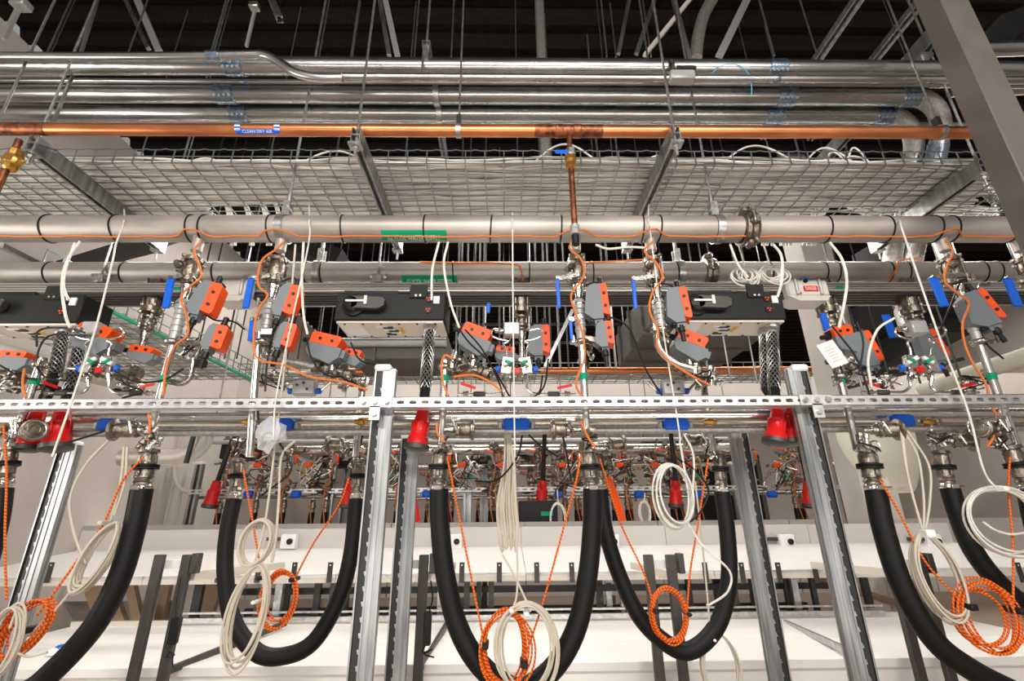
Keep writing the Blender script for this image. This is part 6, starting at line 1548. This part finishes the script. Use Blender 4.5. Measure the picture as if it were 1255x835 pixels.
t = MB().box(P(603, 650, 5.9), (.07, .06, .09), bev=.01).build('small_black_block', 'blk'); tag(t, 'right of two small black blocks on the distant shelf at centre', 'block')

# ------------------------------------------------------------------ sampling valves and unions around the risers
def cluster(cx, cy, w_, h_, n, lab, Y=2.08, seed=0, orange=False):
    rr = random.Random(seed + int(cx)); t = thing('fitting_cluster', P(cx, cy, Y), lab, 'fittings'); b = MB()
    for i in range(n):
        c = P(cx + rr.uniform(-w_, w_) / 2, cy + rr.uniform(-h_, h_) / 2, Y + rr.uniform(-.04, .05))
        d = Vector(rr.choice(((1, 0, .1), (-1, 0, .2), (.2, 0, 1), (0, -1, .2), (-.3, -.5, -1)))).normalized()
        L = rr.uniform(.02, .05); r = rr.uniform(.007, .014)
        b.use(('ss', 'ssd', 'ssd', 'ssp')[i % 4]).lathe(c, d, [(0, r * .6), (.002, r), (L * .4, r), (L * .42, r * .7), (L * .6, r * .7), (L * .62, r * 1.1), (L, r * 1.1), (L + .003, r * .5)], 6 + 2 * (i % 2))
    b.build('small_fittings', None, t)['kind'] = 'stuff'
    for i in range(2):
        q = [P(cx + rr.uniform(-w_, w_) / 2, cy + rr.uniform(-h_, h_) / 2, Y - .03) for _ in range(4)]
        MB().tube(smooth(q, 5), .0038, 6).build('sample_tube', 'ssp', t)
    MB().tube(smooth([P(cx + rr.uniform(-w_, w_) * .6, cy + rr.uniform(-h_, h_) * .6, Y - .04) for _ in range(4)], 5), .0035, 5).build('black_cable', 'bcb', t)
    if orange: MB().box(P(cx + w_ * .2, cy - h_ * .2, Y), (.05, .04, .03), X=(1, 0, -.3), Z=(.3, 0, 1), bev=.005).build('orange_cover', 'org', t)
for i, (cx, cy, w_, h_, n, Y, o_, lab) in enumerate((
    (231, 428, 24, 26, 9, 2.1, 0, 'small fittings beside the lower end of the leftmost near riser'),
    (322, 428, 22, 22, 9, 2.1, 0, 'small fittings at the elbow of the second near riser'),
    (338, 466, 34, 20, 9, 2.2, 0, 'small fittings just above the rail left of the tilted valve'),
    (430, 470, 34, 18, 10, 2.2, 0, 'small fittings under the left tilted valve, above the rail'),
    (562, 446, 22, 20, 9, 2.08, 0, 'small fittings at the top of the centre left stub pipe'),
    (718, 432, 18, 36, 9, 2.1, 0, 'small fittings on the right side of the centre riser'),
    (812, 402, 16, 36, 9, 2.1, 0, 'small fittings right of the right centre riser'),
    (866, 466, 28, 20, 10, 2.15, 0, 'small fittings above the rail under the right tilted valve'),
    (1036, 455, 30, 36, 14, 2.1, 0, 'small fittings behind the paper tag'),
    (1090, 470, 30, 16, 8, 2.25, 0, 'small fittings left of the right manifold, near the rail'),
    (1190, 362, 26, 26, 9, 2.1, 0, 'small fittings above the near right riser actuator'),
    (1195, 470, 40, 16, 9, 2.2, 0, 'small fittings right of the right manifold, near the rail'),
    (60, 470, 40, 20, 10, 2.15, 0, 'small fittings above the rail at the far left'),
    (160, 474, 36, 16, 9, 2.2, 0, 'small fittings above the rail left of the leftmost riser'),
    (12, 470, 24, 20, 8, 2.05, 0, 'small fittings at the very left edge above the rail'),
    (186, 536, 18, 26, 9, 2.04, 0, 'small fittings around the leftmost hose coupling top'),
    (20, 528, 26, 26, 10, 2.04, 0, 'small fittings around the strainer at the far left'),
    (292, 548, 18, 24, 9, 2.5, 0, 'small fittings over the left hose loop, left end'),
    (430, 555, 22, 22, 9, 2.5, 0, 'small fittings over the left hose loop, right end'),
    (543, 545, 18, 20, 8, 2.04, 0, 'small fittings around the centre left hose coupling'),
    (722, 540, 20, 22, 9, 2.04, 0, 'small fittings around the centre right hose coupling'),
    (872, 552, 22, 24, 10, 2.4, 0, 'small fittings over the right hose loop, right end'),
    (1066, 545, 26, 20, 9, 2.04, 0, 'small fittings over the thick right hose coupling'),
    (1150, 540, 26, 22, 10, 2.1, 0, 'small fittings over the hose behind the orange coil at right'),
    (1222, 540, 26, 24, 10, 2.04, 0, 'small fittings at the right edge below the rail'))):
    cluster(cx, cy, w_, h_, n, lab, Y, i, o_)
